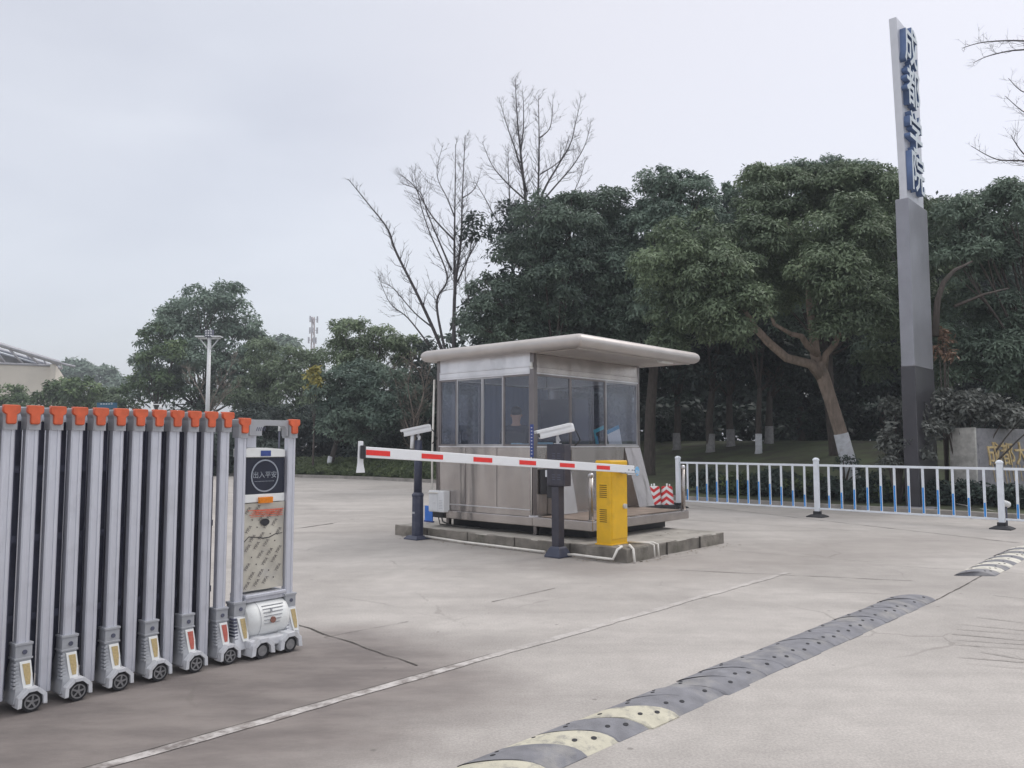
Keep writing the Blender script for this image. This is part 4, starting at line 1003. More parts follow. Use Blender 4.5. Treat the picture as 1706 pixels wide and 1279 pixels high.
# posts on the deck
for i, (x, y, lab, hh) in enumerate([(.02, -1.02, "short stainless post on the near deck corner of the booth, behind the yellow box", .60), (2.50, -1.02, "short stainless post with ball top on the far deck corner beside the fence", .66)]):
    p = K + V * x + U * y
    r_ = empty("deck_post", (p.x, p.y, .436), KR, lab, "post", "short posts on the booth deck")
    g = MB(); g.cyl((0, 0, 0), (0, 0, 1), .034, hh, 20); g.cyl((0, 0, 0), (0, 0, 1), .05, .015, 20); g.build("shaft", M['ss'], r_)
    g = MB(); g.sphere((0, 0, hh + .02), .042, 16, 10); g.build("ball_top", M['ss_pale'], r_)

# things inside the booth
def bl(x, y, z): return K + V * x + U * y + Vector((0, 0, z))
def in_booth(name, label, cat, x, y, z, rz=0, group=None): return empty(name, bl(x, y, z), KR + rz, label, cat, group)
r_ = in_booth("notice_board", "teal framed notice stand leaning inside the right booth window", "notice board", 1.88, .20, 1.336)
g = MB(); mxx = Matrix.Rotation(R(-16), 4, 'Y'); g.box(0, .03, 0, .02, 0, .40, mx=mxx); g.box(.03, .30, 0, .02, .34, .40, mx=mxx); g.build("frame", M['teal'], r_, .002)
g = MB(); g.box(.03, .07, .004, .016, 0, .28, mx=mxx); g.build("side_strip", M['teal2'], r_)
r_ = in_booth("notice_board", "white notice sheet with blue heading propped right of the window bar", "notice board", 2.16, .14, 1.336)
g = MB(); g.box(0, .36, 0, .012, 0, .33, mx=mxx); g.build("sheet", M['paper'], r_)
g = MB(); g.box(0, .36, 0, .012, .33, .395, mx=mxx); g.build("heading", M['teal2'], r_)
for i, (x, y, w_, d_, h_, lab) in enumerate([(.12, .42, .10, .14, .17, "small light blue carton left of the corner post inside the booth"), (.12, .16, .12, .22, .16, "light blue carton right beside the booth corner post"), (.32, .12, .28, .14, .18, "wide light blue carton inside the booth behind the camera cabinet")]):
    g = MB(); g.box(0, w_, 0, d_, 0, h_); o = g.build("carton", M['sky_box'], None, .006); o.location = bl(x, y, 1.336); o.rotation_euler = (0, 0, KR)
    tag(o, lab, "carton", "light blue cartons on the counter")
r_ = in_booth("cup", "small clear cup on the booth counter between the cartons and the notice", "cup", 1.22, .17, 1.336)
g = MB(); g.cyl((0, 0, 0), (0, 0, 1), .028, .12, 14, r2=.036); g.build("cup_body", M['paper'], r_)
# seated guard
def person():
    root = in_booth("person", "guard in dark uniform seated behind the left booth window", "person", .50, .80, .555, R(-60))
    # local: +y is where the guard faces
    def skin(name, verts, edges, rads, mt, parent, sub=2, rootv=0):
        me = bpy.data.meshes.new(name); me.from_pydata(verts, edges, []); me.update()
        o = bpy.data.objects.new(name, me); COL.objects.link(o)
        md = o.modifiers.new("skin", 'SKIN'); md.use_smooth_shade = True
        for i, v in enumerate(me.skin_vertices[0].data): v.radius = rads[i] if hasattr(rads[i], '__len__') else (rads[i], rads[i]); v.use_root = (i == rootv)
        m2 = o.modifiers.new("sub", 'SUBSURF'); m2.levels = sub; m2.render_levels = sub
        me.materials.append(mt)
        dg = bpy.context.evaluated_depsgraph_get(); mm = bpy.data.meshes.new_from_object(o.evaluated_get(dg)); mm.name = name
        bpy.data.objects.remove(o); o = bpy.data.objects.new(name, mm); COL.objects.link(o); o.parent = parent
        return o
    vs = [(0, 0, .70), (0, .01, .90), (0, .02, 1.08), (0, .02, 1.18), (0, .03, 1.27), (0, .045, 1.35), (0, .055, 1.44)]
    rd = [(.13, .09), (.12, .08), (.13, .085), (.10, .07), .052, .088, .078]
    es = [(0, 1), (1, 2), (2, 3), (3, 4), (4, 5), (5, 6)]
    def chain(pts, rr, start):
        i = start
        for p, r in zip(pts, rr): vs.append(p); rd.append(r); es.append((i, len(vs) - 1)); i = len(vs) - 1
        return i
    for s in (-1, 1):
        chain([(s * .17, .02, 1.15), (s * .22, .06, .98), (s * .23, .14, .90), (s * .17, .30, .93), (s * .14, .38, .94), (s * .13, .43, .935)], [.045, .040, .036, .032, .028, .032], 3)
        chain([(s * .10, .10, .66), (s * .13, .30, .64), (s * .13, .45, .60), (s * .13, .44, .35), (s * .13, .43, .10), (s * .13, .55, .05)], [.09, .08, .062, .052, .04, .038], 0)
    body = skin("body", vs, es, rd, M['skin'], root)
    # fingers
    for s in (-1, 1):
        hx, hy, hz = s * .13, .43, .935
        for k, ln in enumerate((.055, .068, .074, .066)):
            x = hx + (k - 1.5) * .017
            skin("finger", [(x, hy, hz), (x, hy + ln * .5, hz + .004), (x, hy + ln, hz - .012)], [(0, 1), (1, 2)], [.009, .008, .007], M['skin'], body, 1)
        skin("thumb", [(hx - s * .02, hy - .01, hz), (hx - s * .045, hy + .015, hz), (hx - s * .05, hy + .04, hz - .008)], [(0, 1), (1, 2)], [.010, .009, .008], M['skin'], body, 1)
    # clothing grown round the same joints
    cv = [vs[i] for i in range(4)] + [(0, .025, 1.245)]; cr = [(.18, .135), (.185, .135), (.20, .14), (.17, .125), .075]; ce = [(0, 1), (1, 2), (2, 3), (3, 4)]
    for s in (-1, 1):
        pts = [(s * .17, .02, 1.15), (s * .22, .06, .98), (s * .23, .14, .90), (s * .17, .30, .93), (s * .15, .36, .94)]; i = 3
        for p, r in zip(pts, [.088, .070, .060, .050, .044]): cv.append(p); cr.append(r); ce.append((i, len(cv) - 1)); i = len(cv) - 1
    skin("jacket", cv, ce, cr, M['uniform'], root)
    cv = [(0, 0, .70)]; cr = [(.165, .125)]; ce = []
    for s in (-1, 1):
        pts = [(s * .10, .10, .66), (s * .13, .30, .64), (s * .13, .46, .60), (s * .13, .45, .35), (s * .13, .44, .12)]; i = 0
        for p, r in zip(pts, [.10, .092, .076, .066, .058]): cv.append(p); cr.append(r); ce.append((i, len(cv) - 1)); i = len(cv) - 1
    skin("trousers", cv, ce, cr, M['uniform'], root)
    g = MB(); g.sphere((0, .035, 1.455), .098, 18, 12, sc=(.93, 1.02, .82)); 
    g.v = [(x, y if not (y > .10 and z < 1.47) else .10 - (1.47 - z) * .5, z) for x, y, z in g.v]; g.build("hair", M['hair'], root)
    g = MB(); g.sphere((0, .142, 1.385), .014, 8, 6, sc=(.9, 1.1, 1.3)); g.tube([(0, .135, 1.42), (0, .15, 1.385)], [.008, .012], 8)
    for s in (-1, 1): g.sphere((s * .086, .05, 1.39), .022, 8, 6, sc=(.45, .7, 1.2))
    g.build("nose_and_ears", M['skin'], root)
    g = MB()
    for s in (-1, 1): g.sphere((s * .032, .128, 1.415), .010, 8, 6, sc=(1.3, .6, .8))
    g.box(-.02, .02, .125, .132, 1.342, 1.349); g.build("eyes_and_mouth", M['hair'], root)
    ch = in_booth("office_chair", "dark office chair under the seated guard", "chair", .50, .80, .455, R(-60)); ch.scale = (1, 1, 1.17)
    g = MB(); g.box(-.23, .23, -.2, .25, .50, .58); g.build("seat", M['black_plastic'], ch, .03)
    g = MB(); g.box(-.21, .21, -.27, -.21, .62, 1.05); g.build("backrest", M['black_plastic'], ch, .03)
    g = MB(); g.cyl((0, 0, .06), (0, 0, 1), .03, .44); g.box(-.02, .02, -.26, -.18, .5, .64)
    for k in range(5): a = R(72 * k); g.tube([(0, 0, .07), (.26 * math.cos(a), .26 * math.sin(a), .03)], [.022, .018], 6)
    g.build("pedestal", M['steel_dark'], ch)
person()

# electrical box and its conduit on the booth's left wall
r_ = empty("electrical_box", bl(0, 1.93, .40), KR, "white electrical meter box low on the left corner of the booth", "electrical box")
g = MB(); g.box(-.14, -.003, -.16, .20, 0, .34); g.build("cabinet", M['white_paint'], r_, .012)
g = MB(); g.box(-.147, -.141, -.02, .185, .015, .285); g.cyl((-.148, .06, .15), (-1, 0, 0), .012, .01, 10); d_ = g.build("door", M['white_paint'], r_, .003)
g = MB(); g.box(-.16, -.14, -.02, .20, .295, .315); g.build("rain_lip", M['pvc'], r_, .004)
g = MB()
for k in range(6): g.box(-.1415, -.139, -.13, -.05, .06 + k * .025, .064 + k * .025)
g.build("louvre", M['plastic_grey'], r_)
g = MB(); g.box(-.08, -.005, -.08, .16, -.09, -.002); g.build("cable_tray", M['black_plastic'], r_)
g = MB(); g.tube([bl(-.06, D_ + .03, .745), bl(-.05, D_ + .05, 1.2), bl(-.03, D_ + .03, 2.55)], .017, 8); o = g.build("conduit", M['pvc'])
tag(o, "white conduit rising up the left corner of the booth from the meter box", "conduit")
g = MB(); g.tube([bl(-.06, 1.9, .32), bl(-.08, 1.85, .25), bl(-.1, 1.6, .2), bl(0, 1.2, .19), bl(.2, .8, .18)], .012, 6)
g.tube([bl(-.04, 2.0, .32), bl(-.05, 1.95, .2), bl(0, 1.5, .19), bl(.3, 1.3, .18)], .009, 6); g.tube([bl(0, .9, .19), bl(.1, .3, .2), bl(.1, -.5, .18)], .012, 6)
o = g.build("power_cable", M['cable']); tag(o, "black cables trailing from the meter box under the booth", "cable")
g = MB(); g.tube([bl(.02, 2.13, 2.4), bl(-.02, 2.16, 2.3), bl(0, 2.18, 2.15), bl(-.01, 2.13, 2.2)], .012, 6); o = g.build("wire_loop", M['cable']); tag(o, "dark loose wire loop at the top left booth corner", "wire")
r_ = empty("blue_sign_board", bl(.3, 2.62, .17), KR, "small bright blue board standing behind the left end of the booth", "sign board")
g = MB(); g.box(-.005, .02, -.1, .09, .0, .27); g.build("panel", M['blue_box'], r_, .004)
g = MB(); g.box(-.01, .03, -.12, .11, -.004, .02); g.build("base_rail", M['blue_dark'], r_, .003)

# ================================================================== ISLAND
def rough_box(name, poly, z1, mt, seed, top=None):
    g = MB(); rnd = random.Random(seed); pts = []
    n = len(poly)
    for i in range(n):
        a, b = Vector(poly[i]), Vector(poly[(i + 1) % n]); k = max(1, int((b - a).length / .12))
        for q in range(k):
            p = a.lerp(b, q / k); pts.append((p.x, p.y))
    rings = []
    offs = [rnd.uniform(-.008, .008) for _ in pts]; offt = [rnd.uniform(-.014, .014) for _ in pts]
    c = Vector((sum(p[0] for p in pts) / len(pts), sum(p[1] for p in pts) / len(pts)))
    for z, e in ((0, 1.0), (z1 * .5, 1.0), (z1 * .92, .998), (z1, .985)):
        ring = []
        for i, p in enumerate(pts):
            v = Vector(p) - c; L2 = v.length; v = v * ((L2 + (offs[i] if z < z1 else offt[i] - .01)) / L2)
            ring.append((c.x + v.x, c.y + v.y, z + (rnd.uniform(-.006, .006) if z == z1 else 0)))
        rings.append(ring)
    g.loft(rings, 0, True)
    o = g.build(name, [mt, top or mt])
    if top:
        for p in o.data.polygons:
            if p.normal.z > .8: p.material_index = 1
    return o
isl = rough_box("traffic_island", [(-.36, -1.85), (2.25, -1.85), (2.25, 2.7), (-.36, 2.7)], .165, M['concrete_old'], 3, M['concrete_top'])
isl.location = K; isl.rotation_euler = (0, 0, KR); tag(isl, kind="structure")
g = MB()
for y in (-.95, .05, 1.0, 1.9): g.box(-.376, -.352, y - .004, y + .004, .0, .163)
for x in (.6, 1.5): g.box(x - .004, x + .004, -1.868, -1.842, .0, .163)
o = g.build("island_joint", M['crack']); o.location = K; o.rotation_euler = (0, 0, KR); tag(o, kind="structure")
blk = rough_box("concrete_plinth", [(-.43, -1.90), (.16, -1.90), (.16, -1.25), (-.43, -1.25)], .175, M['concrete_old'], 5)
blk.location = K; blk.rotation_euler = (0, 0, KR); tag(blk, "stained concrete plinth under the yellow barrier box", "plinth")

# ================================================================== BARRIER
def barrier():
    root = empty("boom_barrier", bl(-.09, -1.44, .17), KR, "yellow boom barrier with a long white arm striped with red blocks", "boom barrier")
    g = MB(); g.box(-.19, .19, -.12, .12, .0, 1.075); g.build("housing", M['yellow'], root, .018, 3)
    g = MB(); g.box(-.198, .198, -.128, .128, 1.03, 1.105); g.build("lid", M['yellow'], root, .02, 3)
    g = MB(); g.box(-.172, .178, -.127, -.119, .08, 1.0); g.build("door", M['yellow'], root, .006)
    g = MB(); g.box(-.202, .202, -.131, .131, -.012, .02); g.build("base_flange", M['yellow'], root, .004)
    g = MB()
    for z0 in (.30, .62):
        for k in range(7): g.box(-.1925, -.188, -.055, .06, z0 + k * .026, z0 + .011 + k * .026)
    g.build("louvre", M['slot'], root)
    g = MB(); g.cyl((.10, -.125, .50), (0, -1, 0), .032, .03, 16); g.box(.092, .108, -.175, -.15, .47, .53); g.build("door_knob", M['plastic_light'], root, .003)
    # arm : pivot at local x~.17, in front of the door side
    ya = -.24; zp = .985; tilt = .060
    def ap(x, dz=0): return (x, ya, zp + dz + (.16 - x) * tilt)
    X1, X0 = .16, -4.27
    g = MB(); hh = .05; tt = .02
    def seg(xa, xb, y0, y1, h0, h1, mb, mi=0):
        a = Vector(ap(xa)); b = Vector(ap(xb))
        mb.add([(a.x, ya + y0, a.z + h0), (b.x, ya + y0, b.z + h0), (b.x, ya + y1, b.z + h0), (a.x, ya + y1, a.z + h0),
                (a.x, ya + y0, a.z + h1), (b.x, ya + y0, b.z + h1), (b.x, ya + y1, b.z + h1), (a.x, ya + y1, a.z + h1)],
               [(0, 3, 2, 1), (4, 5, 6, 7), (0, 1, 5, 4), (1, 2, 6, 5), (2, 3, 7, 6), (3, 0, 4, 7)], mi)
    seg(X0, X1, -tt, tt, -hh, hh, g)
    arm = g.build("arm", M['white_paint'], root, .006)
    for k, (px_s) in enumerate((-4.27, -3.59, -2.87, -2.145, -1.425, -.69)):
        q = MB(); seg(px_s + (.004 if k == 0 else 0), px_s + .285, -tt - .003, -tt - .0005, -.026, .022, q); seg(px_s + (.004 if k == 0 else 0), px_s + .285, tt + .0005, tt + .003, -.026, .022, q)
        q.build("red_stripe", M['red_paint'], arm)
    q = MB(); seg(X0 - .03, X0, -tt - .006, tt + .006, -hh - .012, hh + .01, q); q.build("end_cap", M['black_plastic'], root, .006)
    q = MB(); a = Vector(ap(X0 - .01)); q.prism([(a.x - .03, ya + .03, a.z + .10), (a.x + .02, ya + .03, a.z + .10), (a.x + .025, ya + .03, a.z - .10), (a.x + .045, ya + .03, a.z - .19), (a.x - .05, ya + .03, a.z - .19), (a.x - .035, ya + .03, a.z - .10)], (0, .015, 0))
    q.build("tip_plate", M['white_paint'], root, .003)
    q = MB(); q.cyl((.05, -.12, zp), (0, -1, 0), .05, .10, 16); seg(-.06, .20, -tt - .014, tt + .014, -hh - .012, -hh + .004, q); q.build("hub", M['plastic_grey'], root)
    q = MB()
    for x in (.02, .10, .145): a = ap(x); q.cyl((a[0], ya - tt - .001, a[2] - .01), (0, -1, 0), .008, .008, 8)
    q.build("bolt", M['steel_dark'], arm)
    # small plate with a blue oval emblem behind the pivot
    q = MB(); q.box(.17, .44, -.15, -.142, .91, .99); pl = q.build("number_plate", M['white_paint'], root, .003)
    text_mesh("lettering", "375", .06, .001, [M['ink']], pl, frame_mx((.28, -.1535, .95), (1, 0, 0), (0, 0, 1)))
    q = MB(); c = (.385, -.152, .955); q.loft([[(c[0] + .05 * math.cos(a), yy, c[2] + .062 * math.sin(a)) for a in [2 * math.pi * k / 20 for k in range(20)]] for yy in (-.150, -.158)]); em = q.build("emblem", mat("pale_blue_emblem", (.18, .45, .72), .4), pl)
    q = MB()
    for k in range(4): q.prism([(.345 + .004 * k, -.159, .965 - k * .012), (.425, -.159, .945 - k * .014), (.425, -.159, .951 - k * .014), (.345 + .004 * k, -.159, .971 - k * .012)], (0, -.001, 0))
    q.build("wave_marks", M['paper'], pl)
barrier()
# pvc conduits
g = MB()
g.tube([bl(-.44, 1.93, .05), bl(-.45, 1.0, .03), bl(-.47, -.60, .03)], .017, 8)
g.tube([bl(-.50, -.98, .03), bl(-.50, -1.12, .045), bl(-.52, -1.62, .045), bl(-.53, -1.76, .05), bl(-.49, -1.80, .17), bl(-.42, -1.82, .20), bl(-.34, -1.72, .19)], .017, 8)
o = g.build("floor_conduit", M['pvc']); tag(o, "long white conduit running along the foot of the island kerb", "conduit")
for i, (x, lab) in enumerate([(-.36, "bent white conduit down the plinth left of the yellow box"), (.20, "left one of two thin white pipes right of the yellow box"), (.30, "right one of two thin white pipes right of the yellow box")]):
    g = MB()
    if i == 0: g.tube([bl(-.22, -1.80, .20), bl(-.30, -1.86, .205), bl(-.33, -1.93, .17), bl(-.36, -1.97, .01)], .017, 8)
    else: g.tube([bl(.10, -1.56, .19), bl(x - .02, -1.84, .19), bl(x, -1.90, .17), bl(x, -1.91, .01)], .014, 8)
    tag(g.build("pipe", M['pvc']), lab, "pipe")
rl2 = random.Random(12); g = MB()
def fallen(p, s, z=.003):
    a = rl2.uniform(0, 6.28); d = Vector((math.cos(a), math.sin(a), 0)) * s; e = Vector((-d.y, d.x, 0)) * .38; q = Vector((p.x, p.y, z))
    g.add([q - d, q + e + Vector((0, 0, .004)), q + d + Vector((0, 0, rl2.uniform(0, .01))), q - e + Vector((0, 0, .004))], [(0, 1, 2, 3)])
for k in range(230):
    m_ = rl2.random()
    if m_ < .35: fallen(bl(-.42 - abs(rl2.gauss(0, .12)), rl2.uniform(-1.9, 2.7), 0), rl2.uniform(.012, .03), .008)
    elif m_ < .6: fallen(bl(rl2.uniform(-.3, 2.2), -1.9 - abs(rl2.gauss(0, .12)), 0), rl2.uniform(.012, .03), .008)
    elif m_ < .72: fallen(bl(rl2.uniform(1.0, 2.1), rl2.uniform(-1.7, -1.15), 0), rl2.uniform(.012, .026), .178)
    else: i_ = rl2.randrange(20, 72); q_ = KCS[i_].lerp(KCS[i_ + 1], rl2.random()) - knorm(i_) * abs(rl2.gauss(0.05, .35)); fallen(q_, rl2.uniform(.02, .04), .008)
o = g.build("fallen_leaves", M['leaf_litter']); tag(o, "small dry leaves caught along the kerbs", "fallen leaves", kind="stuff")
# rubble at the island foot
g = MB(); rr = random.Random(4)
for k in range(26):
    p = G(rr.uniform(990, 1075), rr.uniform(926, 938)); s = rr.uniform(.008, .022); g.sphere((p.x, p.y, s * .4), s, 6, 4, sc=(1, 1, .6))
tag(g.build("rubble", M['concrete_old']), "loose crumbs of concrete at the foot of the plinth", "rubble", kind="stuff")

# ================================================================== CAMERA POLES
def cctv(parent_loc, rz, tilt, label, length=.46):
    S2 = 1.25
    root = empty("security_camera", parent_loc, rz, label, "security camera", "security cameras by the booth")
    mx = Matrix.Rotation(tilt, 4, 'Y')      # body axis -x forward
    g = MB()
    sec = [(-.05, 0), (.05, 0), (.055, .03), (.048, .075), (.03, .088), (-.03, .088), (-.048, .075), (-.055, .03)]
    g.loft([[mx @ Vector((x, y * s * S2, (z - .044) * s * S2 + .044)) for y, z in sec] for x, s in ((-length * .46, .92), (-length * .44, 1), (length * .48, 1), (length * .5, .93))])
    g.build("housing", M['white_paint'], root, .004)
    g = MB(); g.box(-length * .54, length * .44, -.074, .074, .101, .109, mx=mx); g.box(-length * .54, length * .44, -.078, -.072, .07, .109, mx=mx); g.box(-length * .54, length * .44, .072, .078, .07, .109, mx=mx)
    g.build("sun_shield", M['white_paint'], root, .003)
    g = MB(); c = mx @ Vector((-length * .461, 0, .042)); g.cyl(c, mx @ Vector((-1, 0, 0)) - mx @ Vector((0, 0, 0)), .032, .008, 16); g.build("lens_window", M['screen'], root)
    g = MB(); g.tube([(0.02, 0, 0), (.02, 0, -.05), (.05, 0, -.09)], [.018, .018, .018], 8); g.sphere((0.02, 0, -.05), .026, 10, 8); g.build("bracket", M['plastic_light'], root)
    g = MB(); e = mx @ Vector((length * .5, 0, .03)); g.tube([e, e + Vector((.05, 0, -.05)), e + Vector((.1, 0, -.16)), e + Vector((.02, 0, -.24))], .009, 6); g.build("cable", M['cable'], root)
    return root
# pole at the left end
pb = bl(-.5, 1.98, 0)
r_ = empty("camera_pole", pb, KR, "stepped dark blue pole at the left end of the island", "pole")
def oct_ring(r, z): return [(r * math.cos(R(22.5 + 45 * k)), r * math.sin(R(22.5 + 45 * k)), z) for k in range(8)]
g = MB(); g.loft([oct_ring(.095, .04), oct_ring(.093, .66)]); g.loft([oct_ring(.093, .66), oct_ring(.10, .67), oct_ring(.10, .70), oct_ring(.07, .73)]); g.build("lower_shaft", M['pole_blue'], r_, .004)
g = MB(); g.cyl((0, 0, .73), (0, 0, 1), .066, .82, 20, r2=.062); g.build("upper_shaft", M['pole_blue'], r_)
g = MB(); g.loft([[(s * x, s * y, z) for x, y in ((-1, -1), (1, -1), (1, 1), (-1, 1))] for s, z in ((.155, 0), (.155, .015), (.11, .06))]); g.build("base_flange", M['pole_blue'], r_, .004)
g = MB(); g.box(-.094, -.088, -.03, .03, .40, .43); g.build("number_tag", M['plastic_grey'], r_)
vd = math.atan2(.0, 1.0)
cctv((pb.x - .02, pb.y, 1.66), R(12), R(-12), "white security camera on the blue pole left of the booth")
g = MB(); g.tube([(pb.x, pb.y, 1.52), (pb.x + .02, pb.y, 1.62)], .02, 8); g.tube([(pb.x - .09, pb.y - .02, 1.66), (pb.x - .10, pb.y - .02, 1.42)], .03, 8)
tag(g.build("camera_stalk", M['white_paint']), "white stalk carrying the left security camera", "camera mount")
# cabinet pole
pb2 = bl(-.56, -.90, 0)
r_ = empty("control_cabinet_pole", pb2, KR, "dark control cabinet on a square post in front of the booth corner", "control cabinet")
def sq(s, z, ox=0, oy=0): return [(ox + s * x, oy + s * y, z) for x, y in ((-1, -1), (1, -1), (1, 1), (-1, 1))]
g = MB(); g.box(-.06, .06, -.06, .06, .05, .93); g.build("post", M['cab_dark'], r_, .006)
g = MB(); g.loft([sq(.13, 0), sq(.13, .02), sq(.085, .12), sq(.07, .14)]); g.build("base", M['pole_blue'], r_, .004)
g = MB(); g.box(-.075, .075, -.17, .13, .935, 1.49); g.build("cabinet", M['cab_dark'], r_, .012)
g = MB(); g.box(-.081, -.074, -.155, .115, .96, 1.47); g.build("door", M['cab_dark'], r_, .006)
g = MB()
for z0 in (1.02, 1.16, 1.30):
    for k in range(3):
        g.box(-.084, -.0795, -.11, -.06, z0 + k * .03, z0 + .008 + k * .03); g.box(-.084, -.0795, -.02, .03, z0 + k * .03, z0 + .008 + k * .03)
g.build("louvre", M['steel_dark'], r_)
g = MB(); g.box(-.05, .06, .065, .15, .77, .94); g.build("junction_box", M['black_plastic'], r_, .006)
g = MB(); g.box(-.02, .0, .131, .20, 1.05, 1.14); g.build("card", M['paper'], r_)
cctv((pb2.x - .02, pb2.y - .02, 1.62), R(12), R(-13), "white security camera on top of the dark control cabinet", .5)
g = MB(); g.tube([(pb2.x, pb2.y, 1.495), (pb2.x, pb2.y, 1.57)], .022, 8); g.box(pb2.x - .05, pb2.x + .05, pb2.y - .05, pb2.y + .05, 1.494, 1.504); tag(g.build("camera_stalk", M['plastic_light']), "short stalk under the camera on the control cabinet", "camera mount")

# ================================================================== RETRACTABLE GATE
GR = math.atan2(.780, .626)
W0 = Vector((-2.735, 4.59, 0))
gate = empty("retractable_gate", W0, GR, "silver retractable gate with orange capped posts and small wheels", "retractable gate")
gate.scale = (.984, 1, 1)
PY = .055        # front post row
def gate_post(x, wheel=True, refl='refl_y', ztop=1.713, cap_w=1.0, first=False):
    z0 = .375 if wheel else .075
    g = MB(); t = .0
    hw, dp, c = .0345, .05, .008
    prof = [(-hw, dp), (-hw, c), (-hw + c, 0), (-.012, 0), (-.010, .004), (.010, .004), (.012, 0), (hw - c, 0), (hw, c), (hw, dp)]
    g.loft([[(x + a, PY - .025 + b, z) for a, b in prof] for z in (z0, ztop - .12)])
    p = g.build("post", M['alu'], gate)
    g = MB(); hw2 = .042
    g.loft([[(x + a * s, PY + b, z) for a, b in ((-1, .05), (-1, -.036), (-.8, -.044), (.8, -.044), (1, -.036), (1, .05))] for s, z in ((hw2 * .9, ztop - .135), (hw2 * .9, ztop - .06), (hw2 * 1.05, ztop - .04), (hw2 * 1.05, ztop - .008), (hw2 * .9, ztop - .002))])
    g.build("sleeve", M['plastic_grey'], p)
    # orange T shaped cap on the front of the sleeve
    g = MB(); yf = PY - .045
    T = [(-.041, .0), (-.045, -.010), (-.045, -.034), (-.041, -.044), (-.026, -.054), (-.026, -.100), (-.019, -.108), (.019, -.108), (.026, -.100), (.026, -.054), (.041, -.044), (.045, -.034), (.045, -.010), (.041, 0)]
    g.loft([[(x + a * s, y, ztop + .004 + b * (1 if s == 1 else .96)) for a, b in T] for y, s in ((yf + .012, 1), (yf - .010, 1), (yf - .016, .93))])
    g.box(x - .038, x + .038, yf + .006, PY - .01, ztop - .012, ztop + .006)
    g.build("cap", M['orange'], p, .0025)
    if wheel: gate_foot(x, p, refl)
    return p
def gate_foot(x, p, refl, wheel=True):
    g = MB()
    def rc(xw, y0, y1, z): return [(x - xw, y0, z), (x + xw, y0, z), (x + xw, y1, z), (x - xw, y1, z)]
    g.loft([rc(.044, PY - .037, PY + .05, .285), rc(.044, PY - .037, PY + .05, .365)]); g.loft([rc(.048, PY - .042, PY + .055, .362), rc(.048, PY - .042, PY + .055, .376)]); g.loft([rc(.048, PY - .042, PY + .055, .283), rc(.048, PY - .042, PY + .055, .295)])
    g.build("collar", M['plastic_grey'], p, .002)
    g = MB(); g.loft([rc(.040, PY - .036, PY + .05, .284), rc(.044, PY - .052, PY + .09, .20), rc(.050, PY - .075, PY + .16, .12), rc(.060, PY - .078, PY + .20, .055), rc(.055, PY - .05, PY + .2, .045)])
    g.build("foot_housing", M['plastic_grey'], p, .003)
    g = MB(); g.cyl((x + .004, PY - .037, .325), (0, -1, 0), .013, .005, 12); g.build("screw", M['steel_dark'], p)
    # white shield with reflector, on the sloping front
    def fy(z): return PY - .037 - (.284 - z) * .19
    g = MB(); pr = [(-.024, .275), (.036, .275), (.042, .20), (.036, .105), (-.004, .105), (-.014, .17)]
    g.loft([[(x + a, fy(z) - o, z) for a, z in pr] for o in (.0, .007)]); g.build("shield", M['plastic_white'], p, .0015)
    g = MB(); pr = [(-.010, .262), (.028, .262), (.032, .20), (.027, .150), (.006, .150), (-.002, .20)]
    g.loft([[(x + a, fy(z) - o, z) for a, z in pr] for o in (.006, .0095)]); g.build("reflector", M[refl], p)
    g = MB()
    for k in range(7): z = .255 - k * .020; g.box(x - .050 - k * .0015, x - .028, PY - .045 - k * .004, PY - .0 - k * .004, z, z + .012)
    g.build("side_rib", M['plastic_grey'], p, .001)
    # hexagonal fender
    g = MB(); ro, ri = .083, .060; ang = [200, 155, 110, 70, 25, -20]
    cx, cz = x + .028, .058
    for a0, a1 in zip(ang[:-1], ang[1:]):
        q = [(cx + ro * math.cos(R(a0)), cz + ro * math.sin(R(a0))), (cx + ro * math.cos(R(a1)), cz + ro * math.sin(R(a1))), (cx + ri * math.cos(R(a1)), cz + ri * math.sin(R(a1))), (cx + ri * math.cos(R(a0)), cz + ri * math.sin(R(a0)))]
        g.prism([(u, -.062, max(v, .035)) for u, v in q], (0, .085, 0))
    g.build("fender", M['plastic_light'], p, .002)
    g = MB(); g.cyl((cx, -.048, cz - .001), (0, 1, 0), .056, .032, 28); w_ = g.build("wheel", M['rubber'], p, .006)
    g = MB(); yy = -.0495
    ring = []
    for rr_, y_ in ((.041, yy), (.041, yy - .003), (.034, yy - .003), (.034, yy)): ring.append([(cx + rr_ * math.cos(2 * math.pi * k / 24), y_, cz + rr_ * math.sin(2 * math.pi * k / 24)) for k in range(24)])
    g.loft(ring, 0, False, False); g.cyl((cx, yy + .002, cz), (0, -1, 0), .011, .006, 10)
    for k in range(5):
        a = R(72 * k + 10); d = Vector((math.cos(a), 0, math.sin(a))); s = Vector((-d.z, 0, d.x)) * .005; c0 = Vector((cx, yy, cz))
        g.prism([c0 + d * .008 + s, c0 + d * .036 + s, c0 + d * .036 - s, c0 + d * .008 - s], (0, -.003, 0))
    g.build("rim", M['wheel_rim'], p)
xs = [i * .125 - .012 for i in range(-13, 11)]
for i, x in enumerate(xs):
    k = i - 13
    if k % 2 == 0: gate_post(x, True, 'refl_r' if k in (8, 10) else 'refl_y')
    else: gate_post(x, False)
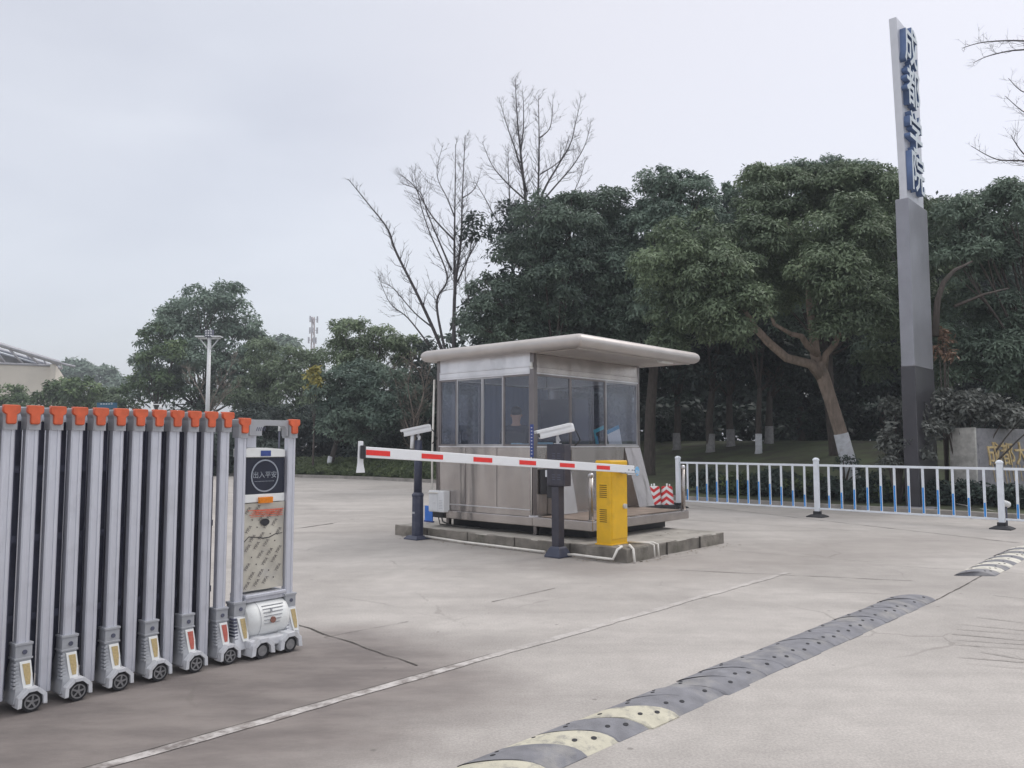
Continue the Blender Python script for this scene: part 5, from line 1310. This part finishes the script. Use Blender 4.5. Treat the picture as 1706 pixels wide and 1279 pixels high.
# rear row, top rails and folding links
for i, x in enumerate(xs):
    g = MB(); g.box(x - .033, x + .033, .40, .45, .09, 1.67); g.build("rear_post", M['alu'], gate, .003)
    g = MB(); g.box(x - .022, x + .022, PY + .03, .40, 1.635, 1.672); g.build("cross_bar", M['alu'], gate, .003)
g = MB(); g.box(xs[0] - .1, xs[-1] + .03, PY + .052, PY + .066, 1.67, 1.712); g.build("top_rail", M['alu'], gate, .002)
for i in range(len(xs) - 1):
    a, b = xs[i], xs[i + 1]; m_ = (a + b) / 2; g = MB()
    g.box(m_ - .029, m_ - .004, PY + .035, PY + .06, .12, 1.62); g.box(m_ - .058, m_ + .05, PY + .10, PY + .125, .10, 1.63)
    for z in (.5, .95, 1.35): g.cyl((m_ - .016, PY + .036, z), (0, -1, 0), .010, .014, 10); g.box(a + .03, b - .03, PY + .06, PY + .075, z - .02, z + .02)
    g.build("folding_link", M['steel_dark'], gate)
for i in range(0, len(xs) - 1):
    m_ = (xs[i] + xs[i + 1]) / 2; g = MB(); g.box(m_ - .022, m_ + .022, .25, .262, .1, 1.6); g.build("folding_link", M['steel_dark'], gate)

# ---- drive head at the gate's end
HX0, HX1 = 1.375, 1.80
ZTOP = 1.675
pL = gate_post(HX0, False, ztop=ZTOP); pR = gate_post(HX1, False, ztop=ZTOP)
for x, p in ((HX0, pL), (HX1, pR)):
    g = MB()
    def rc(xw, y0, y1, z): return [(x - xw, y0, z), (x + xw, y0, z), (x + xw, y1, z), (x - xw, y1, z)]
    g.loft([rc(.046, PY - .042, PY + .055, .30), rc(.046, PY - .042, PY + .055, .385)]); g.loft([rc(.052, PY - .046, PY + .06, .38), rc(.052, PY - .046, PY + .06, .396)]); g.build("collar", M['plastic_grey'], p, .002)
    g = MB(); g.cyl((x + .006, PY - .042, .345), (0, -1, 0), .013, .005, 12); g.build("screw", M['steel_dark'], p)
    def fy(z): return PY - .045 - (.30 - z) * .22
    g = MB(); g.loft([rc(.046, PY - .04, PY + .2, .30), rc(.056, PY - .075, PY + .24, .16), rc(.058, PY - .085, PY + .26, .075)]); g.build("foot_housing", M['plastic_light'], p, .003)
    g = MB(); pr = [(-.03, .29), (.036, .29), (.044, .2), (.040, .13), (.0, .13), (-.012, .18)]; g.loft([[(x + a, fy(z) - o, z) for a, z in pr] for o in (0, .009)]); g.build("shield", M['plastic_white'], p, .0015)
    g = MB(); pr = [(-.010, .282), (.028, .282), (.034, .20), (.030, .150), (.008, .150), (0, .20)]; g.loft([[(x + a, fy(z) - o, z) for a, z in pr] for o in (.006, .012)]); g.build("reflector", M['refl_y'], p)
    g = MB()
    for k in range(7): z = .275 - k * .022; g.box(x - .056, x - .030, PY - .052 - k * .004, PY, z, z + .013)
    g.build("side_rib", M['steel_dark'], p)
# arch handle between the posts
g = MB(); y0, y1 = PY - .035, PY + .03
out_ = [(HX0 + .04, ZTOP - .12), (HX0 + .04, ZTOP - .005), (HX1 - .04, ZTOP - .005), (HX1 - .04, ZTOP - .12)]
ia, ib, iz0, iz1 = HX0 + .15, HX1 - .06, ZTOP - .12, ZTOP - .045
g.box(HX0 + .045, HX1 - .045, y0, y1, iz1, ZTOP - .004); g.box(HX0 + .045, ia - .0, y0, y1, ZTOP - .12, iz1); g.box(ib, HX1 - .045, y0, y1, ZTOP - .12, iz1)
for cx_, sgn in ((ia, 1), (ib, -1)):
    r0 = .035; g.prism([(cx_, y0, iz1), (cx_ + sgn * r0, y0, iz1)] + [(cx_ + sgn * (r0 - r0 * math.sin(R(a))), y0, iz1 - r0 + r0 * math.cos(R(a))) for a in (22, 45, 68, 90)], (0, y1 - y0, 0))
g.build("arch_handle", M['plastic_grey'], gate, .003)
g = MB()
for k in range(5): g.prism([(HX0 + .10 + k * .016, y0 - .001, ZTOP - .085), (HX0 + .106 + k * .016, y0 - .001, ZTOP - .085), (HX0 + .114 + k * .016, y0 - .001, ZTOP - .058), (HX0 + .108 + k * .016, y0 - .001, ZTOP - .058)], (0, -.001, 0))
g.build("louvre", M['steel_dark'], gate)
g = MB(); g.box(HX0 + .07, HX0 + .148, PY + .03, PY + .07, 1.47, ZTOP - .11); g.build("inner_post", M['alu'], gate, .003)
# display column
cx0, cx1 = HX0 + .042, HX1 - .042; cm = (cx0 + cx1) / 2
g = MB(); g.prism([(cx0, PY + .0, 1.40), (cx1, PY, 1.40), (cx1, PY, 1.452), (cx1 - .02, PY, 1.458), (cm, PY, 1.468), (cx0 + .02, PY, 1.466), (cx0, PY, 1.46)], (0, .16, 0)); hc = g.build("head_cap", M['plastic_white'], gate, .004)
g = MB(); g.box(cm - .045, cm + .04, PY - .004, PY - .0005, 1.408, 1.448); g.build("blue_label", M['blue_dark'], gate)
g = MB(); g.box(cx0, cx1, PY + .01, PY + .15, 1.135, 1.395); scr = g.build("display", M['screen'], gate, .003)
g = MB(); c = Vector((cm, PY + .0085, 1.265)); ring = []
for rr_, y_ in ((.118, 0), (.118, -.003), (.108, -.003), (.108, 0)): ring.append([(c.x + rr_ * math.cos(2 * math.pi * k / 40), c.y + y_, c.z + rr_ * math.sin(2 * math.pi * k / 40)) for k in range(40)])
g.loft(ring, 0, False); g.build("display_ring", M['screen_mark'], scr)
text_mesh("lettering", "出入平安", .052, .0008, [mat("pale_display_text", (.30, .33, .37), .4)], scr, frame_mx((cm, PY + .0075, 1.268), (1, 0, 0), (0, 0, 1)))
g = MB()
for k in range(14): g.box(cm - .085 + k * .012, cm - .078 + k * .012, PY + .0075, PY + .009, 1.223, 1.227)
g.build("small_marks", M['screen_mark'], scr)
g = MB(); g.box(cx0, cx1, PY, PY + .15, 1.075, 1.133); g.build("white_band", M['plastic_white'], gate, .004)
g = MB(); g.box(cm - .06, cm + .055, PY - .022, PY - .001, 1.068, 1.112)
for k in range(9): g.box(cm - .056 + k * .0125, cm - .051 + k * .0125, PY - .0245, PY - .022, 1.072, 1.108)
g.build("amber_lamp", M['amber'], gate, .002)
# filmed panel, slightly wavy, with repeated print
g = MB(); NX, NZ = 10, 34; yb = PY + .004
def film_y(x, z): return yb + .0035 * math.sin(z * 19 + x * 9) + .003 * math.sin(x * 31 + z * 13)
vv = [(cx0 + (cx1 - cx0) * i / NX, film_y(cx0 + (cx1 - cx0) * i / NX, .45 + .62 * j / NZ), .45 + .62 * j / NZ) for j in range(NZ + 1) for i in range(NX + 1)]
g.add(vv, [(j * (NX + 1) + i, j * (NX + 1) + i + 1, (j + 1) * (NX + 1) + i + 1, (j + 1) * (NX + 1) + i) for j in range(NZ) for i in range(NX)], smooth=True)
g.box(cx0, cx1, PY + .02, PY + .14, .45, 1.07); fp = g.build("filmed_panel", M['film'], gate)
proto = None; rnd = random.Random(8)
prints = MB()
tb = text_mesh("lettering", "YIFA", .034, .0003, [M['ink']], fp, Matrix.Identity(4))
base_v = [v.co.copy() for v in tb.data.vertices]; base_f = [tuple(p.vertices) for p in tb.data.polygons]
bpy.data.objects.remove(tb)
ca, sa = math.cos(R(52)), math.sin(R(52))
for row in range(9):
    for col in range(5):
        px_ = cx0 + .035 + col * .075 + (.035 if row % 2 else 0); pz = .49 + row * .066 + col * .012
        if px_ > cx1 - .03 or pz > 1.04: continue
        if (row + col) % 4 == 3:
            prints.sphere((px_, film_y(px_, pz) - .004, pz), .005, 6, 4); continue
        prints.add([(px_ + v.x * ca - v.y * sa, film_y(px_, pz) - .006 + v.z, pz + v.x * sa + v.y * ca) for v in base_v], base_f)
prints.build("lettering", M['ink'], fp)
g = MB(); yq = PY - .008
for k in range(3): g.box(cx0 + .04 + k * .015, cx1 - .02, yq, yq + .002, .985 + k * .014, .990 + k * .014)
g.prism([(cx0 + .02, yq, 1.022), (cx1 - .01, yq, 1.022), (cx1 - .01, yq, 1.018), (cx0 + .026, yq, 1.018)], (0, .002, 0)); g.prism([(cx0 + .05, yq, .976), (cx1 - .02, yq, .976), (cx1 - .02, yq, .972), (cx0 + .05, yq, .972)], (0, .002, 0))
g.build("red_emblem_lines", M['ink_red'], fp)
text_mesh("lettering", "众安·电动门", .038, .0006, [M['ink_red']], fp, frame_mx((cm + .01, yq - .002, .998), (1, 0, 0), (0, 0, 1)), shear=.3)
g = MB(); g.loft([[(cm + .0 + .038 * math.cos(a), y_, .930 + .026 * math.sin(a)) for a in [2 * math.pi * k / 20 for k in range(20)]] for y_ in (PY - .008, PY - .0045)]); g.build("oval_opening", M['hole'], gate)
g = MB()
pts = [(cx0 + .005, .80), (cx0 + .04, .835), (cx0 + .12, .825), (cm - .01, .815), (cm + .04, .818), (cm + .10, .838), (cx1 - .01, .84)]
g.tube([(x, film_y(x, z) - .002, z) for x, z in pts], [.002, .003, .003, .0045, .0035, .003, .002], 5); g.build("torn_edge", M['hole'], fp)
# drive housing
g = MB(); g.box(cx0 + .0, cx1 - .0, PY - .045, PY + .16, .405, .432); g.box(cx0, cx1, PY - .03, PY + .16, .375, .405); g.build("lower_rail", M['alu'], gate, .006)
g = MB(); n = 20; cy, cz, rr_ = PY + .03, .245, .13
def cylring(x, r): return [(x, cy + r * math.cos(2 * math.pi * k / 28), cz + r * math.sin(2 * math.pi * k / 28)) for k in range(28)]
g.loft([cylring(cx0 - .0, .118), cylring(cx0 + .08, .13), cylring(cx1 - .02, .13), cylring(cx1, .122)], 0, True, True); g.build("motor_drum", M['plastic_white'], gate)
g = MB()
g.loft([cylring(cx0 + .09, .1335), cylring(cx0 + .094, .1335)], 0, False, True)
for k in range(6):
    a = R(180 + 8 - k * 11); yy_ = cy + .133 * math.cos(a); zz = cz + .133 * math.sin(a); g.box(cx0 + .12, cx1 - .09 + .01 * k, yy_ - .003, yy_ + .003, zz - .002, zz + .002)
g.box(cm + .0, cm + .012, cy - .134, cy - .125, .30, .33)
g.build("drum_ribs", M['plastic_grey'], gate)
g = MB(); g.cyl((cm + .02, cy - .120, .245), (0, -1, 0), .022, .018, 14); g.build("drum_button", mat("rusty_button", (.28, .13, .10), .6, 0, .2, 30), gate)
for cxw in (HX0 + .115, HX1 - .075):
    g = MB(); ro, ri = .10, .066; ang = [195, 150, 112, 68, 30, -15]; czz = .052
    for a0, a1 in zip(ang[:-1], ang[1:]):
        q = [(cxw + ro * math.cos(R(a0)), czz + ro * math.sin(R(a0))), (cxw + ro * math.cos(R(a1)), czz + ro * math.sin(R(a1))), (cxw + ri * math.cos(R(a1)), czz + ri * math.sin(R(a1))), (cxw + ri * math.cos(R(a0)), czz + ri * math.sin(R(a0)))]
        g.prism([(u, -.115, max(v, .03)) for u, v in q], (0, .17, 0))
    g.build("fender", M['plastic_light'], gate, .003)
    g = MB(); g.cyl((cxw, -.095, .058), (0, 1, 0), .058, .045, 24); w_ = g.build("wheel", M['rubber'], gate, .006)
    g = MB(); g.cyl((cxw, -.0955, .058), (0, -1, 0), .036, .004, 20); g.build("rim", M['wheel_rim'], w_)
g = MB(); g.box(cx0 - .02, cx1 + .03, -.085, PY + .22, .075, .135); g.build("chassis", M['plastic_light'], gate, .01)

# ================================================================== RUBBER SPEED HUMPS
def hump(mt_list, root_label, a, length, cat="speed hump", pat=None, width=.36, curve=False, piece=.25, rz=KR):
    root = empty("speed_hump", a, rz, root_label, cat, "rubber speed humps")
    n = max(1, int(round(length / piece))); rnd = random.Random(int(length * 100))
    H = .046
    slant = -.25
    for i in range(n):
        g = MB(); x0, x1 = i * piece, (i + 1) * piece - (.012 if i % 2 else .002)
        ox = rnd.uniform(-.012, .012); dz = rnd.uniform(-.004, .004)
        rings = []
        for k in range(13):
            t = k / 12; y = (t - .5) * width + ox; z = .004 + dz + H * (math.sin(math.pi * t)) ** .75
            sx = slant * math.sin(math.pi * (t - .5)) * .5 * (-1)
            rings.append((y, z, sx))
        va = []
        for xx in (x0, x1):
            va.append([(xx - s, y, z) for y, z, s in rings] + [(xx - rings[-1][2], rings[-1][0], -.002), (xx - rings[0][2], rings[0][0], -.002)])
        g.loft(va, 0, True, False)
        ml = pat(i) if pat else 'bump_grey'
        o = g.build("rubber_segment", M[ml], root)
        for (ty, dx, rr_) in ((.30, .09, .012), (.20, .17, .013), (.74, .10, .011), (.83, .18, .009)):
            if rnd.random() < .2: continue
            y = (ty - .5) * width + ox; z = .004 + dz + H * math.sin(math.pi * ty) ** .75; s = slant * math.sin(math.pi * (ty - .5)) * -.5
            slope = math.atan2(H * .75 * math.pi * math.cos(math.pi * ty), width)
            mx = Matrix.Translation((x0 + dx - s, y, z)) @ Matrix.Rotation(slope, 4, 'X')
            g = MB(); g.loft([[mx @ Vector((rr_ * 1.4 * math.cos(2 * math.pi * k / 12), rr_ * math.sin(2 * math.pi * k / 12), zz)) for k in range(12)] for zz in (-.004, .0022)])
            g.build("bolt_hole", M['hole'], o)
    return root
# axis line of the long hump: parallel to V through the middle of its strip
hb = G(1010, 1248); he = G(1560, 1001); HV = (he - hb).normalized(); HU = Vector((-HV.y, HV.x, 0)); HRZ = math.atan2(HV.y, HV.x)
hv = (he - hb); hl_ = hv.length; perp = hb + HU * .18
start = perp - HV * 1.06
hump(None, "long weathered rubber speed hump crossing the foreground", start, hl_ + 1.08, rz=HRZ, pat=lambda i: 'bump_yellow' if i in (1, 3, 5) else 'bump_grey', piece=.265)
h2 = G(1652, 962) + U * .17
hump(None, "second speed hump with white bars at the right edge of the pavement", h2, 3.2, pat=lambda i: 'bump_white' if i % 2 else 'bump_grey', piece=.26)

# ================================================================== FENCE
fd = Vector((.714, -.70, 0)); FR = math.atan2(fd.y, fd.x)
p3 = Vector((8.60, 14.1, 0)); fp0 = p3 - fd * 6.6
lens_ = 3.3
def fence_panel(idx, label):
    root = empty("road_railing", fp0 + fd * lens_ * idx, FR, label, "railing", "white railing panels")
    g = MB(); g.box(.06, lens_ - .06, -.018, .018, 1.03, 1.075); g.box(.06, lens_ - .06, -.016, .016, .155, .19); g.build("rail", M['fence_white'], root, .004)
    n = 12
    for k in range(n):
        x = lens_ * (k + 1) / (n + 1); g = MB(); g.box(x - .021, x + .021, -.012, .012, .188, 1.032); b_ = g.build("baluster", M['fence_white'], root, .003)
        hb_ = .20 + .30 * math.sin(math.pi * (k + .6) / (n + .2)); g = MB(); g.box(x - .015, x + .015, -.0145, -.0125, .20, .2 + hb_); g.box(x - .015, x + .015, .0125, .0145, .20, .2 + hb_); g.build("blue_strip", M['fence_blue'], b_)
def fence_post(idx, label):
    root = empty("railing_post", fp0 + fd * lens_ * idx, FR, label, "post", "white railing posts")
    g = MB(); g.box(-.045, .045, -.045, .045, .05, 1.15); g.build("shaft", M['fence_white'], root, .006)
    g = MB(); g.loft([sq(.052, 1.15), sq(.052, 1.165), sq(.045, 1.185), sq(.025, 1.205), sq(.006, 1.21)], 0, True, False); g.build("cap", M['fence_white'], root)
    g = MB(); g.loft([sq(.17, 0), sq(.17, .018), sq(.10, .055), sq(.065, .06), sq(.065, .12)]); g.build("rubber_base", M['rubber'], root, .005)
fence_panel(0, "white railing panel left of the middle railing post"); fence_panel(1, "white railing panel between the middle and right railing posts, in front of the pylon"); fence_panel(2, "white railing panel cut off by the right edge")
for i, l in enumerate(["railing post at the left end of the white fence", "middle railing post in front of the leaning tree", "railing post in front of the gold lettered wall", "railing post beyond the right edge"]): 
    if i < 3: fence_post(i, l)

# chevron water barriers behind the booth deck
for i, (px, lab) in enumerate([(1089, "red and white chevron barrel nearer the booth"), (1110, "red and white chevron barrel nearer the railing")]):
    Y = 18.4; c = P(px, 739, Y); root = empty("chevron_barrel", (c.x, Y, 0), R(-15), lab, "traffic barrel", "red and white chevron barrels")
    g = MB(); n = 24; Wb = .155
    levels = 14; z0, z1 = .10, .52
    rings = []
    for j in range(29):
        z = z0 + (z1 - z0) * j / 28; r = Wb * (1 - .22 * (j / 28) ** 1.3) if j < 28 else Wb * .6
        rings.append([(r * math.cos(2 * math.pi * k / n), r * math.sin(2 * math.pi * k / n), z) for k in range(n)])
    g.loft(rings, 0, True, True)
    m_ = bpy.data.materials.new("chevron_tape"); m_.use_nodes = True; nn_ = m_.node_tree; b_ = nn_.nodes["Principled BSDF"]; b_.inputs['Roughness'].default_value = .4
    t_ = nn_.nodes.new("ShaderNodeTexCoord"); s_ = nn_.nodes.new("ShaderNodeSeparateXYZ"); nn_.links.new(t_.outputs['Object'], s_.inputs[0])
    def mth(op, a, b=None):
        x = nn_.nodes.new("ShaderNodeMath"); x.operation = op
        for q, v_ in enumerate((a, b)):
            if v_ is None: continue
            if isinstance(v_, (int, float)): x.inputs[q].default_value = v_
            else: nn_.links.new(v_, x.inputs[q])
        return x.outputs[0]
    sg = 1 if i == 0 else -1
    zig = mth('MULTIPLY', mth('ABSOLUTE', s_.outputs[0]), -.75 * sg); vv_ = mth('ADD', s_.outputs[2], zig); fr_ = mth('FRACT', mth('MULTIPLY', vv_, 6.6)); st_ = mth('GREATER_THAN', fr_, .5)
    x_ = nn_.nodes.new("ShaderNodeMix"); x_.data_type = 'RGBA'; nn_.links.new(st_, x_.inputs[0]); x_.inputs[6].default_value = (.78, .76, .76, 1); x_.inputs[7].default_value = (.62, .03, .035, 1)
    nn_.links.new(x_.outputs[2], b_.inputs['Base Color'])
    g.build("drum", m_, root)
    g = MB(); g.loft([sq(.19, 0), sq(.19, .06), sq(.17, .105)]); g.build("base", M['rubber'], root, .01)
    g = MB(); g.cyl((0, 0, .5), (0, 0, 1), .02, .08, 10); g.cyl((-.06 if i == 0 else .06, 0, .5), (0, 0, 1), .016, .07, 10); g.build("lifting_knob", M['plastic_white'], root)
p = P(1120, 739, 18.6); g = MB(); g.box(-.10, .10, -.2, .2, 0, .07); g.box(-.07, .07, -.12, .12, .07, .13); o = g.build("barrier_foot", M['rubber'], None, .01); o.location = (p.x, 18.6, 0); tag(o, "low black rubber foot between the barrels and the fence end", "rubber foot")

# ================================================================== STONE WALL WITH GOLD WRITING
wdir = Vector((.85, .527, 0)).normalized(); wo = P(1626, 739, 17.8); wo.z = 0
root = empty("stone_sign_wall", (wo.x, wo.y, 0), math.atan2(wdir.y, wdir.x), "grey stone wall with slanted gold brush lettering behind the fence", "sign wall")
g = MB(); g.box(.0, 9, .0, .55, 0, 1.84); g.build("slab", M['granite'], root, .01)
g = MB(); g.box(-.06, .0, -.02, .57, 0, 1.855); g.build("end_pier", M['granite_end'], root, .012)
g = MB(); g.box(-.2, 9.2, -.12, .7, 0, .14); g.build("footing", M['granite_end'], root, .01)
text_mesh("lettering", "成都大学", .60, .012, [M['gold']], root, frame_mx((1.62, -.012, 1.22), (1, 0, 0), (-.30, 0, 1)), offset=.003, space=.98)
g = MB(); rr = random.Random(6)
for k in range(13):
    x = .62 + k * .17; z = .98 + rr.uniform(-.06, .1); g.prism([(x, -.02, z), (x + .012, -.02, z), (x + .11, -.02, z - .42), (x + .105, -.02, z - .42)], (0, .012, 0))
g.build("paint_drips", M['gold'], root)
g = MB(); g.box(.10, .14, -.007, -.001, 1.30, 1.50); g.box(.06, .18, -.007, -.001, 1.47, 1.50); g.box(.10, .14, -.007, -.001, .95, 1.15); g.box(.06, .18, -.007, -.001, .95, .98); g.build("faded_marks", M['granite'], root)
# loose pipes and white lamp on the planting in front of the wall
g = MB(); a = P(1600, 790, 18.2)
g.tube([P(1588, 838, 17.6), P(1610, 842, 17.3), P(1640, 856, 16.6), P(1672, 861, 16.2), P(1720, 866, 15.6)], .012, 6)
g.tube([P(1588, 846, 17.6), P(1640, 848, 16.8), P(1680, 856, 16.2), P(1720, 858, 15.7)], .009, 6)
tag(g.build("garden_hose", M['pvc']), "thin pale hoses lying in front of the stone wall", "hose")
c = G(1676, 836, .45); r_ = empty("spot_lamp", (c.x, c.y, 0), R(30), "small white garden spotlight near the right railing post", "spotlight")
g = MB(); g.tube([(0, 0, 0), (0, 0, .38)], .015, 8); g.build("stake", M['steel_dark'], r_)
g = MB(); g.tube([(-.09, 0, .44), (-.07, 0, .44), (.05, 0, .40), (.09, 0, .39)], [.02, .05, .06, .03], 12); g.build("lamp_head", M['plastic_white'], r_)

# ================================================================== TALL SIGN PYLON
Yp = 17.6
td = Vector((.68, .733, 0)).normalized(); PR = math.atan2(td.y, td.x)
pe = P(1497, 290, Yp); zref = pe.z
root = empty("sign_pylon", (pe.x, pe.y, 0), PR, "very tall narrow sign pylon with raised blue letters facing the road", "sign pylon")
ztop = P(1480, 40, Yp).z
def le(z):      # left edge, flaring outwards at the top
    t = max(0, (z - 7.3) / (ztop - 7.3)); return -.30 * t ** 1.2
g = MB(); rings = []
for k in range(25):
    z = 1.9 + (ztop - 1.9) * k / 24; a = le(z); rings.append([(a, -.16, z), (1.25, -.16, z), (1.25, .0, z), (a, .0, z)])
g.loft(rings); g.build("upper_blade", M['pylon_pale'], root, .01)
g = MB(); g.box(-.03, 1.42, -.2, .1, .1, 3.2); g.build("lower_cladding", M['pylon_dark'], root, .015)
g = MB(); g.box(-.02, 1.41, -.19, .09, 3.203, 7.0); g.build("middle_cladding", M['pylon_grey'], root, .015)
g = MB(); g.box(-.18, 1.8, -.5, .4, 0, .12); g.build("plinth", M['granite'], root, .02)
zc_ = [P(1500, y, Yp).z for y in (82, 150, 225, 290)]
for ch, z in zip("成都学院", zc_):
    text_mesh("letter", ch, 1.0, .065, [M['letter_face'], M['letter_blue']], root, frame_mx((.47 + le(z) * .7, -.225, z), (1, 0, 0), (0, 0, 1)), offset=.012, side_split=True)

# ================================================================== LEFT BACKGROUND BUILDING, LAMPS, MAST
Yb = 95.0
def bp(px, py, d=0): return P(px, py, Yb + d)
a0 = bp(92, 640); root = empty("sports_hall", (a0.x, Yb, 0), R(27), "cream walled hall with a sloping open truss roof at the far left", "hall")
ob = Vector((a0.x, Yb, 0)); inv = Matrix.Rotation(-R(27), 4, 'Z')
def lb(px, py, d=0): return inv @ (bp(px, py, d) - ob)
zt = bp(92, 609).z; xl = lb(-260, 640).x
g = MB(); g.box(xl, -.6, 0, 30, 0, zt); g.build("wall", M['bldg'], root)
g = MB(); g.box(-.6, 0, -.25, 30.2, 0, zt + .15); g.build("corner_pier", M['bldg'], root)
g = MB(); g.tube([(xl * .62, -.3, zt + 1.0), (-3.4, -.3, 0)], .22, 4); g.build("diagonal_strut", M['truss'], root)
g = MB(); top_l = lb(-120, 545); top_r = lb(100, 605)
A_ = Vector((top_l.x, -.5, top_l.z)); B_ = Vector((top_r.x, -.5, top_r.z))
g.tube([A_, B_], .28, 4); g.tube([Vector((A_.x, 5, A_.z - .2)), Vector((B_.x, 5, B_.z - .2))], .2, 4)
for k in range(9):
    t = k / 8; q = A_.lerp(B_, t); g.tube([q, Vector((q.x + 1.6, .1, zt))], .13, 4); g.tube([q, Vector((q.x, 5, q.z - .2))], .1, 4)
g.tube([Vector((xl, -.1, zt)), Vector((0, -.1, zt))], .14, 4); g.build("roof_truss", M['truss'], root)
g = MB(); g.add([(A_.x, 1, A_.z - 1.0), (B_.x - .5, 1, B_.z - .5), (B_.x - .5, 29, B_.z - .5), (A_.x, 29, A_.z - 1.0)], [(0, 1, 2, 3)]); g.v += [(x, y, z - .15) for x, y, z in g.v[:4]]; g.f += [(7, 6, 5, 4), (0, 1, 5, 4), (1, 2, 6, 5), (2, 3, 7, 6), (3, 0, 4, 7)]; g.m += [0] * 5; g.sm += [False] * 5
g.build("roof_sheet", M['glass_roof'], root)
# floodlight pole
Yl = 44.0; a0 = P(344, 739, Yl); zt = P(347, 562, Yl).z
root = empty("floodlight_pole", (a0.x, Yl, 0), 0, "white floodlight pole with short cross arms above the gate", "lamp post")
g = MB(); g.tube([(0, 0, 0), (0, 0, zt)], [.13, .10], 10); g.build("pole", M['lamp_white'], root)
g = MB(); g.box(-.62, .62, -.04, .04, zt - .1, zt - .02); g.tube([(0, 0, zt - .75), (-.5, 0, zt - .1)], .035, 6); g.tube([(0, 0, zt - .75), (.5, 0, zt - .1)], .035, 6); g.build("cross_arm", M['lamp_white'], root)
for x in (-.45, .45): g = MB(); g.box(x - .25, x + .25, -.3, .2, zt - .02, zt + .06); g.build("lamp_head", M['lamp_white'], root, .02)
g = MB(); g.box(-.22, .22, -.15, .05, zt + .02, zt + .42); sp = g.build("solar_array", M['steel_dark'], root)
g = MB()
for a in (-.19, -.05, .09):
    for b in (.06, .19, .32): g.box(a, a + .09, -.156, -.151, zt + b, zt + b + .07)
g.build("led_tiles", M['lamp_white'], sp)
# small white camera arm beyond the gate
a0 = P(251, 739, 30); root = empty("camera_mast", (a0.x, 30, 0), 0, "small white camera mast peeping over the gate top", "camera mast"); zt = P(251, 670, 30).z
g = MB(); g.tube([(0, 0, 0), (0, 0, zt)], .05, 8); g.build("pole", M['lamp_white'], root)
g = MB(); g.tube([(0, 0, zt - .08), (.32, 0, zt - .08)], .02, 6); g.build("arm", M['lamp_white'], root)
g = MB(); g.tube([(.32, 0, zt - .1), (.32, 0, zt - .17), (.32, 0, zt - .24)], [.04, .05, .1], 10); g.sphere((.32, 0, zt - .25), .08, 10, 6); g.build("dome_camera", M['lamp_white'], root)
# tail lamp posts seen right of the gate
a0 = P(465, 739, 34); root = empty("garden_lamp", (a0.x, 34, 0), 0, "small white lamp seen inside the arch of the gate head", "garden lamp")
g = MB(); g.tube([(0, 0, 0), (0, 0, P(465, 718, 34).z)], .04, 8); g.build("pole", M['steel_dark'], root)
g = MB(); z = P(465, 718, 34).z; g.tube([(0, 0, z), (0, 0, z + .33)], [.06, .05], 8); g.build("lamp_shade", M['lamp_white'], root)
# direction sign far left
a0 = P(176, 739, 55); z = P(176, 673, 55).z; root = empty("road_sign", (a0.x, 55, 0), 0, "small dark blue road sign just above the gate caps", "road sign")
g = MB(); g.box(-.7, .7, -.03, .0, z - .3, z + .1); pl = g.build("panel", M['sign_teal'], root)
g = MB()
for k in range(5): g.box(-.45 + k * .18, -.33 + k * .18, -.036, -.031, z - .02, z + .04)
g.build("marks", M['plastic_white'], pl)
g = MB(); g.tube([(0, .03, 0), (0, .03, z)], .05, 6); g.build("pole", M['truss'], root)
# telecom mast
Ym = 190.0; a0 = P(518, 739, Ym); z1 = P(518, 528, Ym).z
root = empty("telecom_mast", (a0.x, Ym, 0), 0, "thin red and white telecom mast above the far trees", "mast")
g = MB()
for sx in (-.7, .7):
    for sy in (-.7, .7): g.tube([(sx, sy, 0), (sx * .35, sy * .35, z1)], .10, 4)
for k in range(14):
    t0, t1 = k / 14, (k + 1) / 14; s0 = .7 - .45 * t0; s1 = .7 - .45 * t1; g.tube([(-s0, -s0, z1 * t0), (s1, -s1, z1 * t1)], .07, 4); g.tube([(s0, -s0, z1 * t0), (-s1, -s1, z1 * t1)], .1, 4)
g.build("lattice", M['mast'], root)
for k, zz in enumerate((z1 - .6, z1 - 3.2, z1 - 5.6)):
    for a in range(3): g = MB(); an = R(120 * a + 30 * k); g.box(-.18, .18, -.15, .15, -.75, .75, mx=Matrix.Translation((1.0 * math.cos(an), 1.0 * math.sin(an), zz))); g.tube([(0, 0, zz), (math.cos(an), math.sin(an), zz)], .05, 4); g.build("antenna_panel", M['truss'], root)

# ================================================================== HAZE
HAZE = 0.0014
if HAZE > 0:
    hm = bpy.data.materials.new("haze_air"); hm.use_nodes = True; n = hm.node_tree; n.nodes.clear()
    o_ = n.nodes.new("ShaderNodeOutputMaterial"); pv = n.nodes.new("ShaderNodeVolumePrincipled")
    pv.inputs['Color'].default_value = (.86, .90, .98, 1); pv.inputs['Density'].default_value = HAZE; pv.inputs['Anisotropy'].default_value = 0.0
    n.links.new(pv.outputs[0], o_.inputs['Volume'])
    g = MB(); g.box(-1600, 1600, -60, 1600, -1, 45); hz = g.build("haze", hm); tag(hz, "thin pale haze filling the air", "haze", kind="stuff")
